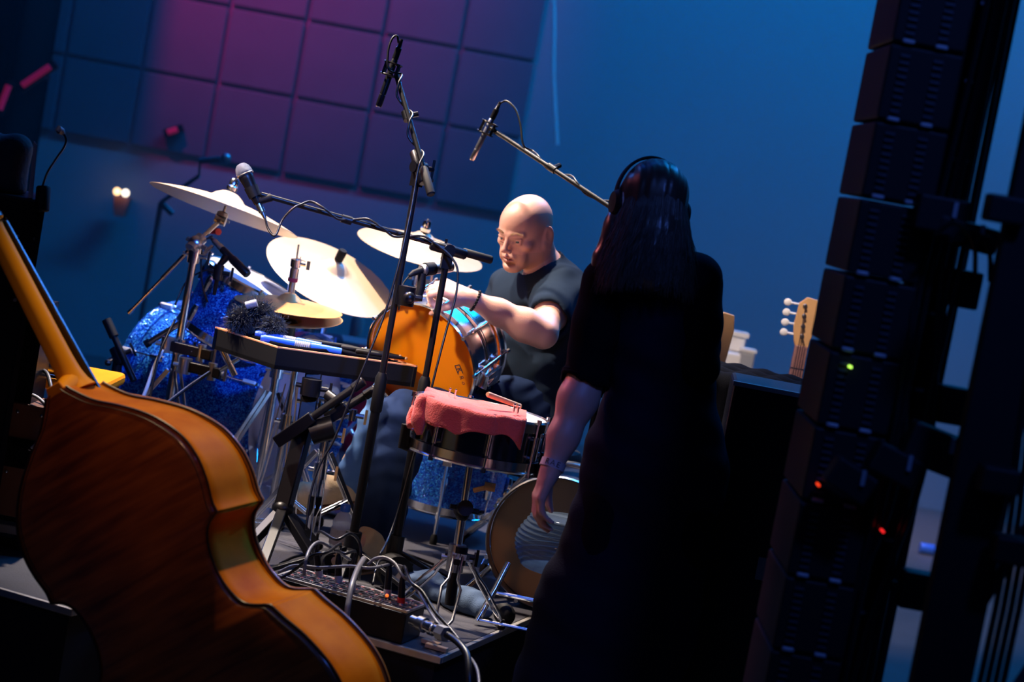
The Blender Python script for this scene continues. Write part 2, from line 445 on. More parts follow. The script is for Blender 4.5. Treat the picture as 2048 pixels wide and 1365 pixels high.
# ------------------------------------------------------------------ blended-volume sculpting (one continuous skin per body)
class Sculpt:
    def __init__(s, lo, hi, h):
        s.lo = np.array(lo, float); s.h = h
        s.n = np.ceil((np.array(hi, float) - s.lo) / h).astype(int) + 1
        s.d = np.full(s.n, .5, np.float32)

    def _blk(s, lo, hi):
        a = np.clip(np.floor((np.array(lo) - s.lo) / s.h).astype(int), 0, s.n)
        b = np.clip(np.ceil((np.array(hi) - s.lo) / s.h).astype(int) + 1, 0, s.n)
        ax = [(s.lo[i] + s.h * np.arange(a[i], b[i])).astype(np.float32) for i in range(3)]
        X, Y, Z = np.meshgrid(*ax, indexing='ij', sparse=True)
        return tuple(slice(a[i], b[i]) for i in range(3)), X, Y, Z

    def _mix(s, sl, v, k, sub):
        a = s.d[sl]
        if sub:
            v = -v
            h = np.maximum(k - np.abs(a - v), 0) / max(k, 1e-6)
            s.d[sl] = np.maximum(a, v) + h * h * k * .25
        else:
            h = np.maximum(k - np.abs(a - v), 0) / max(k, 1e-6)
            s.d[sl] = np.minimum(a, v) - h * h * k * .25

    def cone(s, p0, p1, r0, r1, k=.02, sub=False, flat=None):
        """round cone; flat=(dir, factor) squashes the section along a direction"""
        p0 = np.array(p0, float); p1 = np.array(p1, float); r = max(r0, r1); mg = r * 1.6 + k + 3 * s.h
        sl, X, Y, Z = s._blk(np.minimum(p0, p1) - mg, np.maximum(p0, p1) + mg)
        d = p1 - p0; L = max(d @ d, 1e-12)
        t = np.clip(((X - p0[0]) * d[0] + (Y - p0[1]) * d[1] + (Z - p0[2]) * d[2]) / L, 0, 1)
        qx, qy, qz = X - p0[0] - t * d[0], Y - p0[1] - t * d[1], Z - p0[2] - t * d[2]
        q2 = qx * qx + qy * qy + qz * qz
        if flat is not None:
            f = np.array(flat[0], float); f /= np.linalg.norm(f)
            c = qx * f[0] + qy * f[1] + qz * f[2]
            q2 = q2 + c * c * (1 / flat[1] ** 2 - 1)
        v = np.sqrt(q2) - (r0 + (r1 - r0) * t)
        s._mix(sl, v, k, sub); return s

    def chain(s, pts, rs, k=.02, flat=None):
        for i in range(len(pts) - 1): s.cone(pts[i], pts[i + 1], rs[i], rs[i + 1], k, False, flat)
        return s

    def ell(s, c, rad, rot=None, k=.02, sub=False):
        c = np.array(c, float); rad = np.array(rad, float); mg = rad.max() + k + 3 * s.h
        sl, X, Y, Z = s._blk(c - mg, c + mg)
        x, y, z = X - c[0], Y - c[1], Z - c[2]
        if rot is not None:
            r = np.array(rot)
            x, y, z = (x * r[0][0] + y * r[1][0] + z * r[2][0], x * r[0][1] + y * r[1][1] + z * r[2][1], x * r[0][2] + y * r[1][2] + z * r[2][2])
        q0 = np.sqrt((x / rad[0]) ** 2 + (y / rad[1]) ** 2 + (z / rad[2]) ** 2)
        q1 = np.sqrt((x / rad[0] ** 2) ** 2 + (y / rad[1] ** 2) ** 2 + (z / rad[2] ** 2) ** 2)
        v = q0 * (q0 - 1) / np.maximum(q1, 1e-6)
        s._mix(sl, v.astype(np.float32), k, sub); return s

    def plane(s, p, n, k=.005):
        """cut everything on the side that n points to"""
        n = np.array(n, float); n /= np.linalg.norm(n)
        sl, X, Y, Z = s._blk(s.lo, s.lo + s.h * s.n)
        v = (X - p[0]) * n[0] + (Y - p[1]) * n[1] + (Z - p[2]) * n[2]
        s._mix(sl, -v, k, True); return s

    def ripple(s, fn):
        sl, X, Y, Z = s._blk(s.lo, s.lo + s.h * s.n)
        near = np.abs(s.d) < .05
        s.d += np.where(near, fn(X, Y, Z), 0).astype(np.float32); return s

    def mesh(s):
        d = s.d; sg = d < 0; n = d.shape
        c = np.zeros((n[0] - 1, n[1] - 1, n[2] - 1), np.int8)
        for i in (0, 1):
            for j in (0, 1):
                for k in (0, 1):
                    c += sg[i:n[0] - 1 + i, j:n[1] - 1 + j, k:n[2] - 1 + k]
        I = np.argwhere((c > 0) & (c < 8))
        ids = np.full(c.shape, -1, np.int32); ids[I[:, 0], I[:, 1], I[:, 2]] = np.arange(len(I))
        acc = np.zeros((len(I), 3)); cnt = np.zeros(len(I))
        cor = [(i, j, k) for i in (0, 1) for j in (0, 1) for k in (0, 1)]
        val = {q: d[I[:, 0] + q[0], I[:, 1] + q[1], I[:, 2] + q[2]].astype(float) for q in cor}
        for q in cor:
            for ax in range(3):
                if q[ax] == 0:
                    r = list(q); r[ax] = 1; r = tuple(r); a, b = val[q], val[r]
                    cr = (a < 0) != (b < 0); t = np.where(cr, a / np.where(cr, a - b, 1), 0)
                    p = np.tile(np.array(q, float), (len(I), 1)); p[:, ax] += t
                    acc += np.where(cr[:, None], p, 0); cnt += cr
        V = s.lo + s.h * (I + acc / cnt[:, None])
        Q = []
        for ax in range(3):
            u, w = (ax + 1) % 3, (ax + 2) % 3
            a = [slice(1, n[i] - 1) for i in range(3)]; b = list(a)
            a[ax] = slice(0, n[ax] - 1); b[ax] = slice(1, n[ax])
            sa, sb = sg[tuple(a)], sg[tuple(b)]
            E = np.argwhere(sa != sb); flip = sa[E[:, 0], E[:, 1], E[:, 2]]
            for i in range(3):
                if i != ax: E[:, i] += 1
            def at(du, dw):
                q = E.copy(); q[:, u] -= du; q[:, w] -= dw
                return ids[q[:, 0], q[:, 1], q[:, 2]]
            f = np.stack([at(1, 1), at(0, 1), at(0, 0), at(1, 0)], 1)
            f[~flip] = f[~flip][:, ::-1]
            Q.append(f)
        return V, np.concatenate(Q)

    def build(s, name, mats, parent=None, pick=None, relax=2, extra=None):
        V, Q = s.mesh()
        if extra is not None:
            V2, Q2 = extra.mesh(); Q = np.concatenate([Q, Q2 + len(V)]); V = np.concatenate([V, V2])
        if relax:
            e = np.concatenate([Q[:, [0, 1]], Q[:, [1, 2]], Q[:, [2, 3]], Q[:, [3, 0]]])
            for _ in range(relax):
                a = np.zeros_like(V); k = np.zeros(len(V))
                np.add.at(a, e[:, 0], V[e[:, 1]]); np.add.at(a, e[:, 1], V[e[:, 0]])
                np.add.at(k, e[:, 0], 1); np.add.at(k, e[:, 1], 1)
                V = .5 * V + .5 * a / np.maximum(k, 1)[:, None]
        cen = V[Q].mean(1) if pick else None
        if parent is not None and parent.name in INV:
            Mn = np.array(INV[parent.name]); V = V @ Mn[:3, :3].T + Mn[:3, 3]
        me = bpy.data.meshes.new(name)
        me.vertices.add(len(V)); me.vertices.foreach_set('co', V.astype(np.float32).ravel())
        me.loops.add(Q.size); me.loops.foreach_set('vertex_index', Q.astype(np.int32).ravel())
        me.polygons.add(len(Q)); me.polygons.foreach_set('loop_start', np.arange(0, Q.size, 4, dtype=np.int32))
        me.polygons.foreach_set('loop_total', np.full(len(Q), 4, np.int32))
        ml = mats if isinstance(mats, (list, tuple)) else [mats]
        for m in ml: me.materials.append(m)
        if pick: me.polygons.foreach_set('material_index', pick(cen).astype(np.int32))
        me.update(calc_edges=True); me.validate()
        return finish(me, name, parent, True, 0, 180)

# ================================================================== the setting
WY = 12.3
M['wall'] = mk('painted_back_wall', (.34, .36, .40), .9, 0, .12, 1.3, .1, 20)
M['panel'] = mk('dark_wall_panel', (.17, .15, .20), .55, 0, .25, 4)
M['floor'] = mk('black_stage_vinyl', (.10, .095, .10), .42, 0, .4, 5, .06, 60, col2=(.05, .048, .052))
M['deck'] = mk('riser_deck_carpet', (.060, .060, .072), .5, 0, .5, 7, .25, 220, col2=(.030, .030, .038), spec=.3)
M['rail'] = mk('worn_aluminium_rail', (.5, .48, .46), .45, .8, .4, 40)
M['drape'] = mk('black_drape', (.012, .012, .016), .95, 0, .2, 9, spec=.1)

b = MB(); b.box((0, 5.5, -.05), 18, 14.2, .1)
struct(b.build('floor', M['floor'], smooth=False))
b = MB(); b.box((0, WY + .1, 3.6), 18, .2, 7.6)
wall = struct(b.build('wall_back', M['wall'], smooth=False))
b = MB(); b.box((0, 0, 0), .452, .03, .452)
p0 = None
for i in range(9):
    for j in range(8):
        x = -.40 - i * .475; z = 1.56 + j * .475
        if p0 is None:
            p0 = b.build('panel', M['panel'], wall, smooth=False, bevel=.006); o = p0
        else:
            o = p0.copy(); COL.objects.link(o)
        o.location = (x, WY - .018, z)
b = MB()
b.grid(lambda u, v: Vector((-4.35 + 1.55 * u, 11.0 + .09 * math.sin(u * 46) + .05 * math.sin(u * 19 + 1), .0 + 6.6 * v)), 110, 3)
struct(b.build('wall_left', M['drape'], solid=.01))

# drum riser -------------------------------------------------------
C0 = G(880, 1315, RZ); ex = Vector((-.94, .34, 0)).normalized(); ey = Vector((.34, .94, 0)).normalized()


def riser(name, corner, wx, dy, label, group=None):
    rot = Matrix((-ex, ey, UP)).transposed()
    t = thing(name, label, 'riser', Vector((corner.x, corner.y, 0)) + ex * wx / 2 + ey * dy / 2, rot, group)
    c = Vector((corner.x, corner.y, RZ)) + ex * wx / 2 + ey * dy / 2
    b = MB(); b.box(c - UP * .012, wx - .02, dy - .02, .024, rot); b.build('deck', M['deck'], t, smooth=False)
    b = MB()
    for s in (-1, 1):
        b.box(c + ey * s * (dy / 2) - UP * .008, wx + .012, .014, .018, rot)
        b.box(c + ex * s * (wx / 2) - UP * .008, .014, dy - .014, .018, rot)
    part_label(b.build('edge_rail', M['rail'], t, smooth=False, bevel=.002), 'dull aluminium edge rail')
    b = MB()
    for s in (-1, 1):
        b.box(c + ey * s * (dy / 2 - .02) - UP * (RZ / 2 + .012), wx - .03, .012, RZ - .03, rot)
        b.box(c + ex * s * (wx / 2 - .02) - UP * (RZ / 2 + .012), .012, dy - .03, RZ - .03, rot)
    b.build('skirt', M['drape'], t, smooth=False)
    return t


riser('drum_riser', C0, 2.6, 2.9, 'low black stage riser with metal edge that carries the drum kit')
C1 = G(145, 1219, RZ)
riser('side_riser', C1, 1.5, .43, 'low black riser with metal edge behind the double bass, under the speaker cabinet')

# a cable hanging down the back wall
b = MB(); b.tube(spline([P(1104, -60, 11.6), P(1108, 40, 11.6), P(1107, 150, 11.6), P(1114, 290, 11.6)], 5), .012, 6)
tag(b.build('hanging_cable', M['white']), 'pale cable hanging down in front of the blue back wall', 'cable')


# ================================================================== builders for drums, cymbals and stands
def drum(name, label, c, ax, rad, depth, shell, heads, nl, hoop='chrome', lug='tube', group=None, up=None, hoopw=.012, phase=0, cat='drum'):
    """c: centre of the shell; ax points to the struck / front head"""
    ax = Vector(ax).normalized(); c = Vector(c); Mx = frame(ax, up)
    t = thing(name, label, cat, c, None, group)
    b = MB(); h = depth / 2
    b.lathe([(rad - .008, -h), (rad, -h + .002), (rad, h - .002), (rad - .008, h), (rad - .008, -h)], c, ax, 64, up)
    if shell is M['chrome'] or shell is M['steel']:
        b.lathe([(rad + .0015, -.012), (rad + .005, -.006), (rad + .005, .006), (rad + .0015, .012)], c, ax, 64, up)
    b.build('shell', shell, t)
    for s, hm in ((1, heads[0]), (-1, heads[1])):
        if hm is None: continue
        b = MB()
        b.lathe([(0, s * (h + .0035)), (rad * .5, s * (h + .0034)), (rad - .006, s * (h + .003)), (rad + .002, s * (h - .001)), (rad + .002, s * (h - .008))], c, ax, 64, up)
        hd = b.build('drum_head', hm, t)
        b = MB(); w = hoopw * 1.6
        b.lathe([(rad + .004, s * (h - .012)), (rad + .009, s * (h - .012)), (rad + .009, s * (h + w * .6)), (rad + .013, s * (h + w * .75)),
                 (rad + .009, s * (h + w)), (rad + .004, s * (h + w * .8))], c, ax, 64, up, closed=True)
        b.build('hoop', M[hoop] if isinstance(hoop, str) else hoop, t)
    for k in range(nl):
        a = 2 * PI * (k + phase) / nl; rd = Mx @ Vector((math.cos(a), math.sin(a), 0)); tg = ax.cross(rd)
        if lug == 'tube':
            b = MB(); b.cyl(c + rd * (rad + .014) - ax * h * .62, c + rd * (rad + .014) + ax * h * .62, .0065, n=10)
            for q in (-.5, .5):
                b.cyl(c + rd * rad + ax * h * q, c + rd * (rad + .014) + ax * h * q, .006, n=8)
            b.build('lug', M['chrome'], t)
        else:
            for q in ((-.55, .55) if depth > .12 else (0,)):
                b = MB(); b.lathe([(.004, -.03), (.010, -.027), (.012, 0), (.014, .016), (.010, .03), (.004, .031)], c + rd * (rad + .010) + ax * h * q, ax, 8)
                b.build('lug', M['chrome'], t)
        for s in (1, -1):
            if heads[0 if s > 0 else 1] is None: continue
            b = MB(); pz = lambda q: c + rd * (rad + .014) + ax * s * q
            b.tube([pz(h * .6), pz(h + hoopw), pz(h + hoopw + .0005), pz(h + hoopw + .014)], [.003, .003, .0065, .0065], 6)
            b.build('tension_rod', M['chrome'], t)
    return t


def cymbal(name, label, c, nrm, R, mat, group=None, invert=False, bell=.030, rise=.035, topper=True):
    nrm = Vector(nrm).normalized(); t = thing(name, label, 'cymbal', c, frame(nrm), group)
    s = -1 if invert else 1
    rb = R * .22; pr = [(.007, rise + bell), (.018, rise + bell - .001), (rb * .5, rise + bell * .86), (rb * .8, rise + bell * .52), (rb, rise + bell * .18), (rb * 1.15, rise)]
    n = 12
    for i in range(1, n + 1):
        q = i / n; r = rb * 1.15 + (R - rb * 1.15) * q
        pr.append((r, rise * (1 - q ** 1.5)))
    th = .0014
    full = [(r, s * (h)) for r, h in pr] + [(r, s * (h - th)) for r, h in reversed(pr)]
    b = MB(); b.lathe(full, (0, 0, 0), (0, 0, 1), 72, closed=True)
    b.build('plate', mat, t, local=True, sharp=60)
    return t


def topper(b, c, nrm, h0, kind='felt'):
    """felt and wing nut above a cymbal bell, h0 above its centre"""
    n = Vector(nrm).normalized()
    b.lathe([(.0, h0), (.018, h0), (.020, h0 + .012), (.016, h0 + .016), (.016, h0 + .034), (.012, h0 + .040), (0, h0 + .040)], c, n, 16)


def clamp(b, c, ax, r=.018, l=.04, wing=True):
    ax = Vector(ax).normalized(); c = Vector(c); M3 = frame(ax)
    b.cyl(c - ax * l / 2, c + ax * l / 2, r, n=14)
    sd = M3.col[0]
    b.cyl(c, c + sd * (r + .022), .008, n=8)
    if wing:
        b.box(c + sd * (r + .028), .008, .008, .046, M3)
        b.cyl(c - sd * (r + .016), c, .007, n=8)


def tripod(t, base, hub_z, foot_r, col, leg='chrome', nleg=3, a0=0, double=True, w=.020, lower=.10, feet='rubber'):
    """legs as separate children, base is the point on the floor under the column"""
    base = Vector(base)
    for k in range(nleg):
        a = a0 + 2 * PI * k / nleg; d = Vector((math.cos(a), math.sin(a), 0)); sd = UP.cross(d)
        top = base + UP * hub_z + d * .02; ft = base + d * foot_r + UP * .012
        b = MB()
        if double:
            for s in (-1, 1): b.bar(top + sd * s * w * .55, ft + sd * s * w * .55, .004, .014, sd)
        else:
            b.bar(top, ft, w, w * .8)
        mid = top.lerp(ft, .52); lo = base + UP * lower
        if double:
            for s in (-1, 1): b.bar(lo + d * .018 + sd * s * w * .4, mid + sd * s * w * .4, .003, .010, sd)
        else:
            b.bar(lo + d * .015, mid, w * .5, w * .5)
        l = b.build('leg', M[leg], t, smooth=False, bevel=.001)
        b = MB(); b.lathe([(.010, 0), (.014, .004), (.013, .024), (.008, .030)], ft - UP * .012, UP, 12)
        b.build('rubber_foot', M[feet], l)


def column(t, base, segs, mat='chrome', hubs=True):
    """segs: list of (z0, z1, radius)"""
    base = Vector(base)
    for i, (z0, z1, r) in enumerate(segs):
        b = MB(); b.cyl(base + UP * z0, base + UP * z1, r, n=18)
        b.build('tube', M[mat], t)
        if hubs and i < len(segs) - 1:
            b = MB(); clamp(b, base + UP * z1, UP, r + .008, .05)
            b.build('collar', M['chrome' if mat == 'chrome' else 'blackmetal'], t)

# ================================================================== double bass
def catmull(pts, n):
    return [(p.x, p.y) for p in spline([Vector((a, b_, 0)) for a, b_ in pts], n)]


seg1 = catmull([(.026, 0), (.042, .022), (.078, .062), (.135, .105), (.195, .160), (.238, .225), (.253, .285), (.251, .340), (.240, .390), (.240, .418)], 5)
seg2 = catmull([(.240, .418), (.205, .436), (.185, .470), (.177, .520), (.182, .575), (.206, .625), (.262, .655)], 5)
seg3 = catmull([(.262, .655), (.278, .690), (.308, .750), (.333, .830), (.335, .900), (.312, .980), (.255, 1.045), (.150, 1.088), (.06, 1.099), (.002, 1.10)], 5)
half = seg1 + seg2[1:] + seg3[1:]
Rb = np.array([[732, 391, 315], [423, -747, 50.], [0, 0, 0]]) / 875
xr = Rb[0] / np.linalg.norm(Rb[0]); yr = Rb[1] - xr * (xr @ Rb[1]); yr /= np.linalg.norm(yr); zr = np.cross(xr, yr)
Rcb = Matrix([xr.tolist(), yr.tolist(), zr.tolist()])
Rw = RCAM @ Rcb
t = thing('double_bass', 'amber and brown double bass seen from behind, in front of the blue bass drum', 'double bass', P(112, 785, 4.52), Rw)
L = lambda u, v, w: Vector((u, v, w))


def depth_at(v):
    q = min(1, v / .42); return .145 + .06 * (q * q * (3 - 2 * q))


def plate(off, arch, w0, th, sgn):
    """arched plate; sgn -1 bulges towards -w"""
    b = MB(); rows = []
    for (u, v) in half:
        rows.append((max(u + off, .001), v))
    nu = 25; vs = []
    for (u, v) in rows:
        vv = v + (off if v > 1.05 else -off * .0)
        e = math.sin(PI * min(1, max(0, v / 1.1)))
        for i in range(nu):
            q = -1 + 2 * i / (nu - 1); q = math.copysign(abs(q) ** .8, q)
            edge = max(0, 1 - abs(q)) * u
            hgt = arch * min(1, (max(0, e)) * 1.5) * (1 - abs(q) ** 2.2)
            vs.append((q * u, vv, w0(v) + sgn * (hgt + (.0025 if edge > .006 else 0))))
    m = len(rows); fs = []
    for j in range(m - 1):
        for i in range(nu - 1):
            fs.append((j * nu + i, j * nu + i + 1, (j + 1) * nu + i + 1, (j + 1) * nu + i))
    b.add(vs, fs)
    return b


b = plate(.005, .020, lambda v: 0, .006, -1)
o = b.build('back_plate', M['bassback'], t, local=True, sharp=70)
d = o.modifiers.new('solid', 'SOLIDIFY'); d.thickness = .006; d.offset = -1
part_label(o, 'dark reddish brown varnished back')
b = plate(.007, .022, lambda v: depth_at(v) + .004, .006, 1)
o = b.build('front_plate', M['spruce'], t, local=True, sharp=70)
d = o.modifiers.new('solid', 'SOLIDIFY'); d.thickness = .006; d.offset = 1
# ribs: one strip per bout and side, as on the real instrument
for s in (-1, 1):
    for sg in (seg1, seg2, seg3):
        b = MB(); n = len(sg); pts = []
        for i, (u, v) in enumerate(sg):
            pts.append((s * max(u - .004, 0), v))
        vs = []
        for (u, v) in pts:
            dp = depth_at(v)
            for k in range(5): vs.append((u, v, .001 + (dp + .002) * k / 4))
        fs = [(i * 5 + k, i * 5 + k + 1, (i + 1) * 5 + k + 1, (i + 1) * 5 + k) for i in range(n - 1) for k in range(4)]
        b.add(vs, fs)
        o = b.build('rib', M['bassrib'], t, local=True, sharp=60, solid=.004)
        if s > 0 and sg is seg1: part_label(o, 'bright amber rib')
# edge bindings (dark purfling lines) along both plates
for w0, nm in ((-.0045, 'back_purfling'), (None, 'front_purfling')):
    b = MB()
    for s in (-1, 1):
        b.tube([L(s * max(u - .010, 0), v, w0 if w0 is not None else depth_at(v) + .0105) for u, v in half], .0011, 5)
        b.tube([L(s * (u + .0052), v, -.001 if w0 is not None else depth_at(v) + .006) for u, v in half], .0030, 6)
    b.build(nm, M['purfling'], t, local=True)
# button, heel and neck
b = MB(); b.prism([L(-.026, .012, -.003), L(.026, .012, -.003), L(.020, -.018, -.003), L(-.020, -.018, -.003)], L(0, 0, .006))
b.build('button', M['bassrib'], t, local=True, bevel=.002)
nd = Vector((0, -.391, -.030)).normalized()
pts, rr = [], []
h0 = L(0, .004, .085)
for q, r in ((0, .046), (.02, .036), (.05, .030), (.10, .0275), (.25, .0255), (.42, .0235), (.435, .026)):
    pts.append(h0 + nd * q + L(0, 0, -.018 * min(1, q / .08) * 0)); rr.append(r)
b = MB(); b.tube(spline(pts, 4), np.interp(np.linspace(0, 1, (len(pts) - 1) * 4 + 1), np.linspace(0, 1, len(pts)), rr), 20)
b.tube([L(0, .006, .012), L(0, -.004, .045), L(0, -.018, .085)], [.019, .026, .034], 16)
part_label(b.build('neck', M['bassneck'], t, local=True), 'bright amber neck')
b = MB(); fb = L(0, 0, .026)
b.prism([h0 + nd * .44 + fb + L(-.022, 0, 0), h0 + nd * .44 + fb + L(.022, 0, 0), h0 - nd * .32 + fb + L(.042, 0, .012), h0 - nd * .32 + fb + L(-.042, 0, .012)], L(0, 0, .012))
b.build('fingerboard', M['ebony'], t, local=True, bevel=.003)
pg = h0 + nd * .45
b = MB(); b.tube([pg, pg + nd * .02, pg + nd * .10, pg + nd * .2], [.024, .034, .036, .026], 14)
b.tube([pg + nd * .20 + L(0, 0, .0), pg + nd * .25 + L(0, 0, -.03), pg + nd * .29 + L(0, 0, .0), pg + nd * .27 + L(0, 0, .04), pg + nd * .235 + L(0, 0, .02)], [.026, .028, .026, .02, .012], 12)
part_label(b.build('pegbox', M['bassback'], t, local=True), 'dark brown pegbox and scroll')
b = MB(); b.cyl(pg - nd * .004, pg + nd * .006, .033, n=20); b.build('nut', M['ebony'], t, local=True)
for s in (-1, 1):
    for q in (.06, .13):
        b = MB(); a0 = pg + nd * q; b.cyl(a0, a0 + L(s * .048, 0, 0), .005, n=8); b.ball(a0 + L(s * .052, 0, 0), .011, 10, (.5, 1, 1))
        b.cyl(a0 + L(s * .034, 0, 0), a0 + L(s * .040, 0, 0), .020, n=14)
        b.build('tuner', M['steel'], t, local=True)
for k in range(4):
    x = (k - 1.5)
    b = MB(); b.tube([pg + L(x * .010, 0, .045), h0 - nd * .30 + L(x * .018, 0, .058), L(x * .026, .70, .36), L(x * .02, .97, .27)], .0013, 5)
    b.build('string', M['steel'], t, local=True)
b = MB(); b.prism([L(-.075, .70, .215), L(.075, .70, .215), L(.06, .70, .30), L(.05, .70, .355), L(-.05, .70, .355), L(-.06, .70, .30)], L(0, .014, 0))
b.build('bridge', M['wood'], t, local=True, bevel=.003)
b = MB(); b.prism([L(-.05, .93, .262), L(.05, .93, .262), L(.03, 1.09, .215), L(-.03, 1.09, .215)], L(0, 0, .014)); b.build('tailpiece', M['ebony'], t, local=True, bevel=.003)
ep = Rw.inverted() @ Vector((0, 0, 1))
e0 = L(0, 1.098, .10); ew = P(112, 785, 4.52) + Rw @ e0; ed = (Rw @ Vector((0, 1, 0))); ln = ew.z / -ed.z
b = MB(); b.cyl(e0, e0 + L(0, .05, 0), .018); b.cyl(e0, e0 + L(0, max(.06, ln - .012), 0), .006); b.ball(e0 + L(0, max(.06, ln - .012), 0), .011, 10)
b.build('endpin', M['steel'], t, local=True)

# ================================================================== drum kit
# bass drum: batter head faces right towards the drummer
kc = P(455, 858, 6.98)
kax = (P(590, 880, 6.80) - P(355, 842, 7.06)).normalized(); kax.z = 0; kax.normalize()
kr = .278; KD = .52; kc.z = RZ + kr + .018
t = drum('bass_drum', 'large blue sparkle bass drum lying on its side with a grey batter head', kc, kax, kr, KD, M['sparkle'], (M['greyhead'], M['whitehead']), 8, hoop=M['sparkle'], lug='box', up=UP, hoopw=.028, phase=.5)
for s in (-1, 1):
    sd = UP.cross(kax)
    b = MB(); a = kc - kax * .12 + sd * s * kr * .9 - UP * kr * .45
    ft = a + sd * s * .13 - kax * .12; ft.z = RZ + .008
    b.cyl(a, ft, .007, n=10); b.ball(ft, .010, 8); clamp(b, a, (ft - a), .014, .05, False)
    b.build('spur', M['chrome'], t)
for k in range(8):
    a = 2 * PI * (k + .5) / 8; Mx = frame(kax, UP); rd = Mx @ Vector((math.cos(a), math.sin(a), 0))
    for s in (-1, 1):
        b = MB(); q = kc + kax * s * (KD / 2 + .012) + rd * (kr + .014); b.bar(q - kax * s * .03, q + kax * s * .02, .022, .012, rd); b.bar(q + kax * s * .02, q + kax * s * .02 - rd * .03, .020, .008, kax)
        b.build('claw_hook', M['white'], t, bevel=.002)


def text(name, body, size, parent, mat, M4, ext=.0004):
    cu = bpy.data.curves.new(name, 'FONT'); cu.body = body; cu.size = size; cu.extrude = ext; cu.align_x = 'CENTER'; cu.align_y = 'CENTER'
    tmp = bpy.data.objects.new(name + '_src', cu); COL.objects.link(tmp)
    bpy.context.view_layer.update()
    me = bpy.data.meshes.new_from_object(tmp.evaluated_get(bpy.context.evaluated_depsgraph_get()))
    bpy.data.objects.remove(tmp)
    me.transform((INV[parent.name] if parent is not None and parent.name in INV else Matrix.Identity(4)) @ M4)
    me.materials.clear(); me.materials.append(mat)
    o = bpy.data.objects.new(name, me); COL.objects.link(o); o.parent = parent
    if parent.name in INV: INV[o.name] = INV[parent.name]
    return o


M['ink'] = mk('dark_print_ink', (.05, .03, .03), .6)
M['inkpale'] = mk('pale_print_ink', (.45, .38, .42), .6)
# crown-like print on the batter head
fx = UP; q = kc + kax * (KD / 2 + .0045) + UP * .17
b = MB(); yy = kax.cross(UP) * -1; e = 0.02
pts = [(-.02, -.006), (.02, -.006), (.026, .020), (.012, .006), (0, .026), (-.012, .006), (-.026, .020)]
b.prism([q + yy * x + UP * y for x, y in pts], kax * .0008); b.build('crown_print', M['ink'], t, smooth=False)

# rack tom, tilted towards the drummer
tc = P(478, 622, 6.72)
tn = CV(.46, .86, .12)
tomt = drum('rack_tom', 'blue sparkle rack tom with white head tilted towards the drummer, behind the hi-hat', tc, tn, .165, .20, M['sparkle'], (M['whitehead'], M['whitehead']), 6, lug='box', up=kax, phase=.3)
b = MB(); a = tc - UP * .02 - CV(0, 0, 1) * -.17; bb = kc + UP * (kr + .01) - kax * .02
b.cyl(bb, bb + UP * .09, .011); b.cyl(bb + UP * .09, tc - tn * .02 - UP * .03, .010); clamp(b, bb + UP * .09, UP, .018, .04)
b.lathe([(.0, 0), (.05, 0), (.045, .014), (.0, .016)], bb - UP * .012, UP, 16)
b.build('tom_holder', M['chrome'], tomt)

# low floor tom behind the snare stand (dark blue shell)
fc = P(905, 905, 6.75); fc.z = RZ + .12 + .19
ft_ = drum('floor_tom', 'dark blue floor tom on chrome legs behind the towel covered snare drum', fc, (.04, -.06, 1), .20, .38, M['sparkle'], (M['whitehead'], M['whitehead']), 8, lug='box')
for k in range(3):
    a = 2 * PI * k / 3 + .5; d = Vector((math.cos(a), math.sin(a), 0)); q = fc + d * .225
    b = MB(); b.cyl(q + UP * .10, Vector((q.x, q.y, RZ + .03)), .006, n=8); b.box(q - UP * .02, .03, .03, .05)
    l = b.build('leg', M['chrome'], ft_)
    b = MB(); b.lathe([(.012, 0), (.013, .02), (.008, .034)], Vector((q.x, q.y, RZ)), UP, 10); b.build('rubber_foot', M['rubber'], l)

# cymbals -----------------------------------------------------------
c1 = P(448, 421, 6.5); n1 = CV(.337, .94, -.07)
cymbal('crash_cymbal', 'bronze crash cymbal seen edge on at the left, highest of the cymbals', c1, n1, .254, M['cymbal'])
c2 = P(660, 553, 6.88); n2 = CV(.455, .798, .40)
t2 = cymbal('ride_cymbal', 'large tilted bronze ride cymbal right above the hi-hat', c2, n2, .238, M['cymbal'])
c3 = P(840, 499, 7.1); n3 = CV(.284 * .968, .957 * .968, .25)
t3 = cymbal('crash_cymbal', 'bronze crash cymbal behind the boom microphone stand, left of the bald man', c3, n3, .230, M['cymbal'])
c4 = P(577, 612, 6.52); n4 = CV(.18, .97, .15)
cymbal('hi_hat_cymbal', 'golden hi-hat cymbal on top of the pair, under a chrome clutch', c4, n4, .178, M['hatbronze'], 'pair of hi-hat cymbals', rise=.020, bell=.022)
c4b = P(577, 634, 6.52); n4b = CV(.10, .98, .20)
cymbal('hi_hat_cymbal', 'golden hi-hat cymbal lower of the pair, facing up under the other one', c4b + Vector(n4b) * .0, n4b, .178, M['hatbronze'], 'pair of hi-hat cymbals', invert=True, rise=.016, bell=.018)
# K prints
Rk = frame(n2, CV(.8, .45, -.3)); text('maker_letter', 'K', .045, t2, M['ink'], mat4(c2 + Rk @ Vector((-.115, .045, .0300)), Rk))
Rk = frame(n3, CV(.9, -.25, -.3)); text('maker_letter', 'K', .085, t3, M['inkpale'], mat4(c3 + Rk @ Vector((.075, -.07, .0335)), Rk))


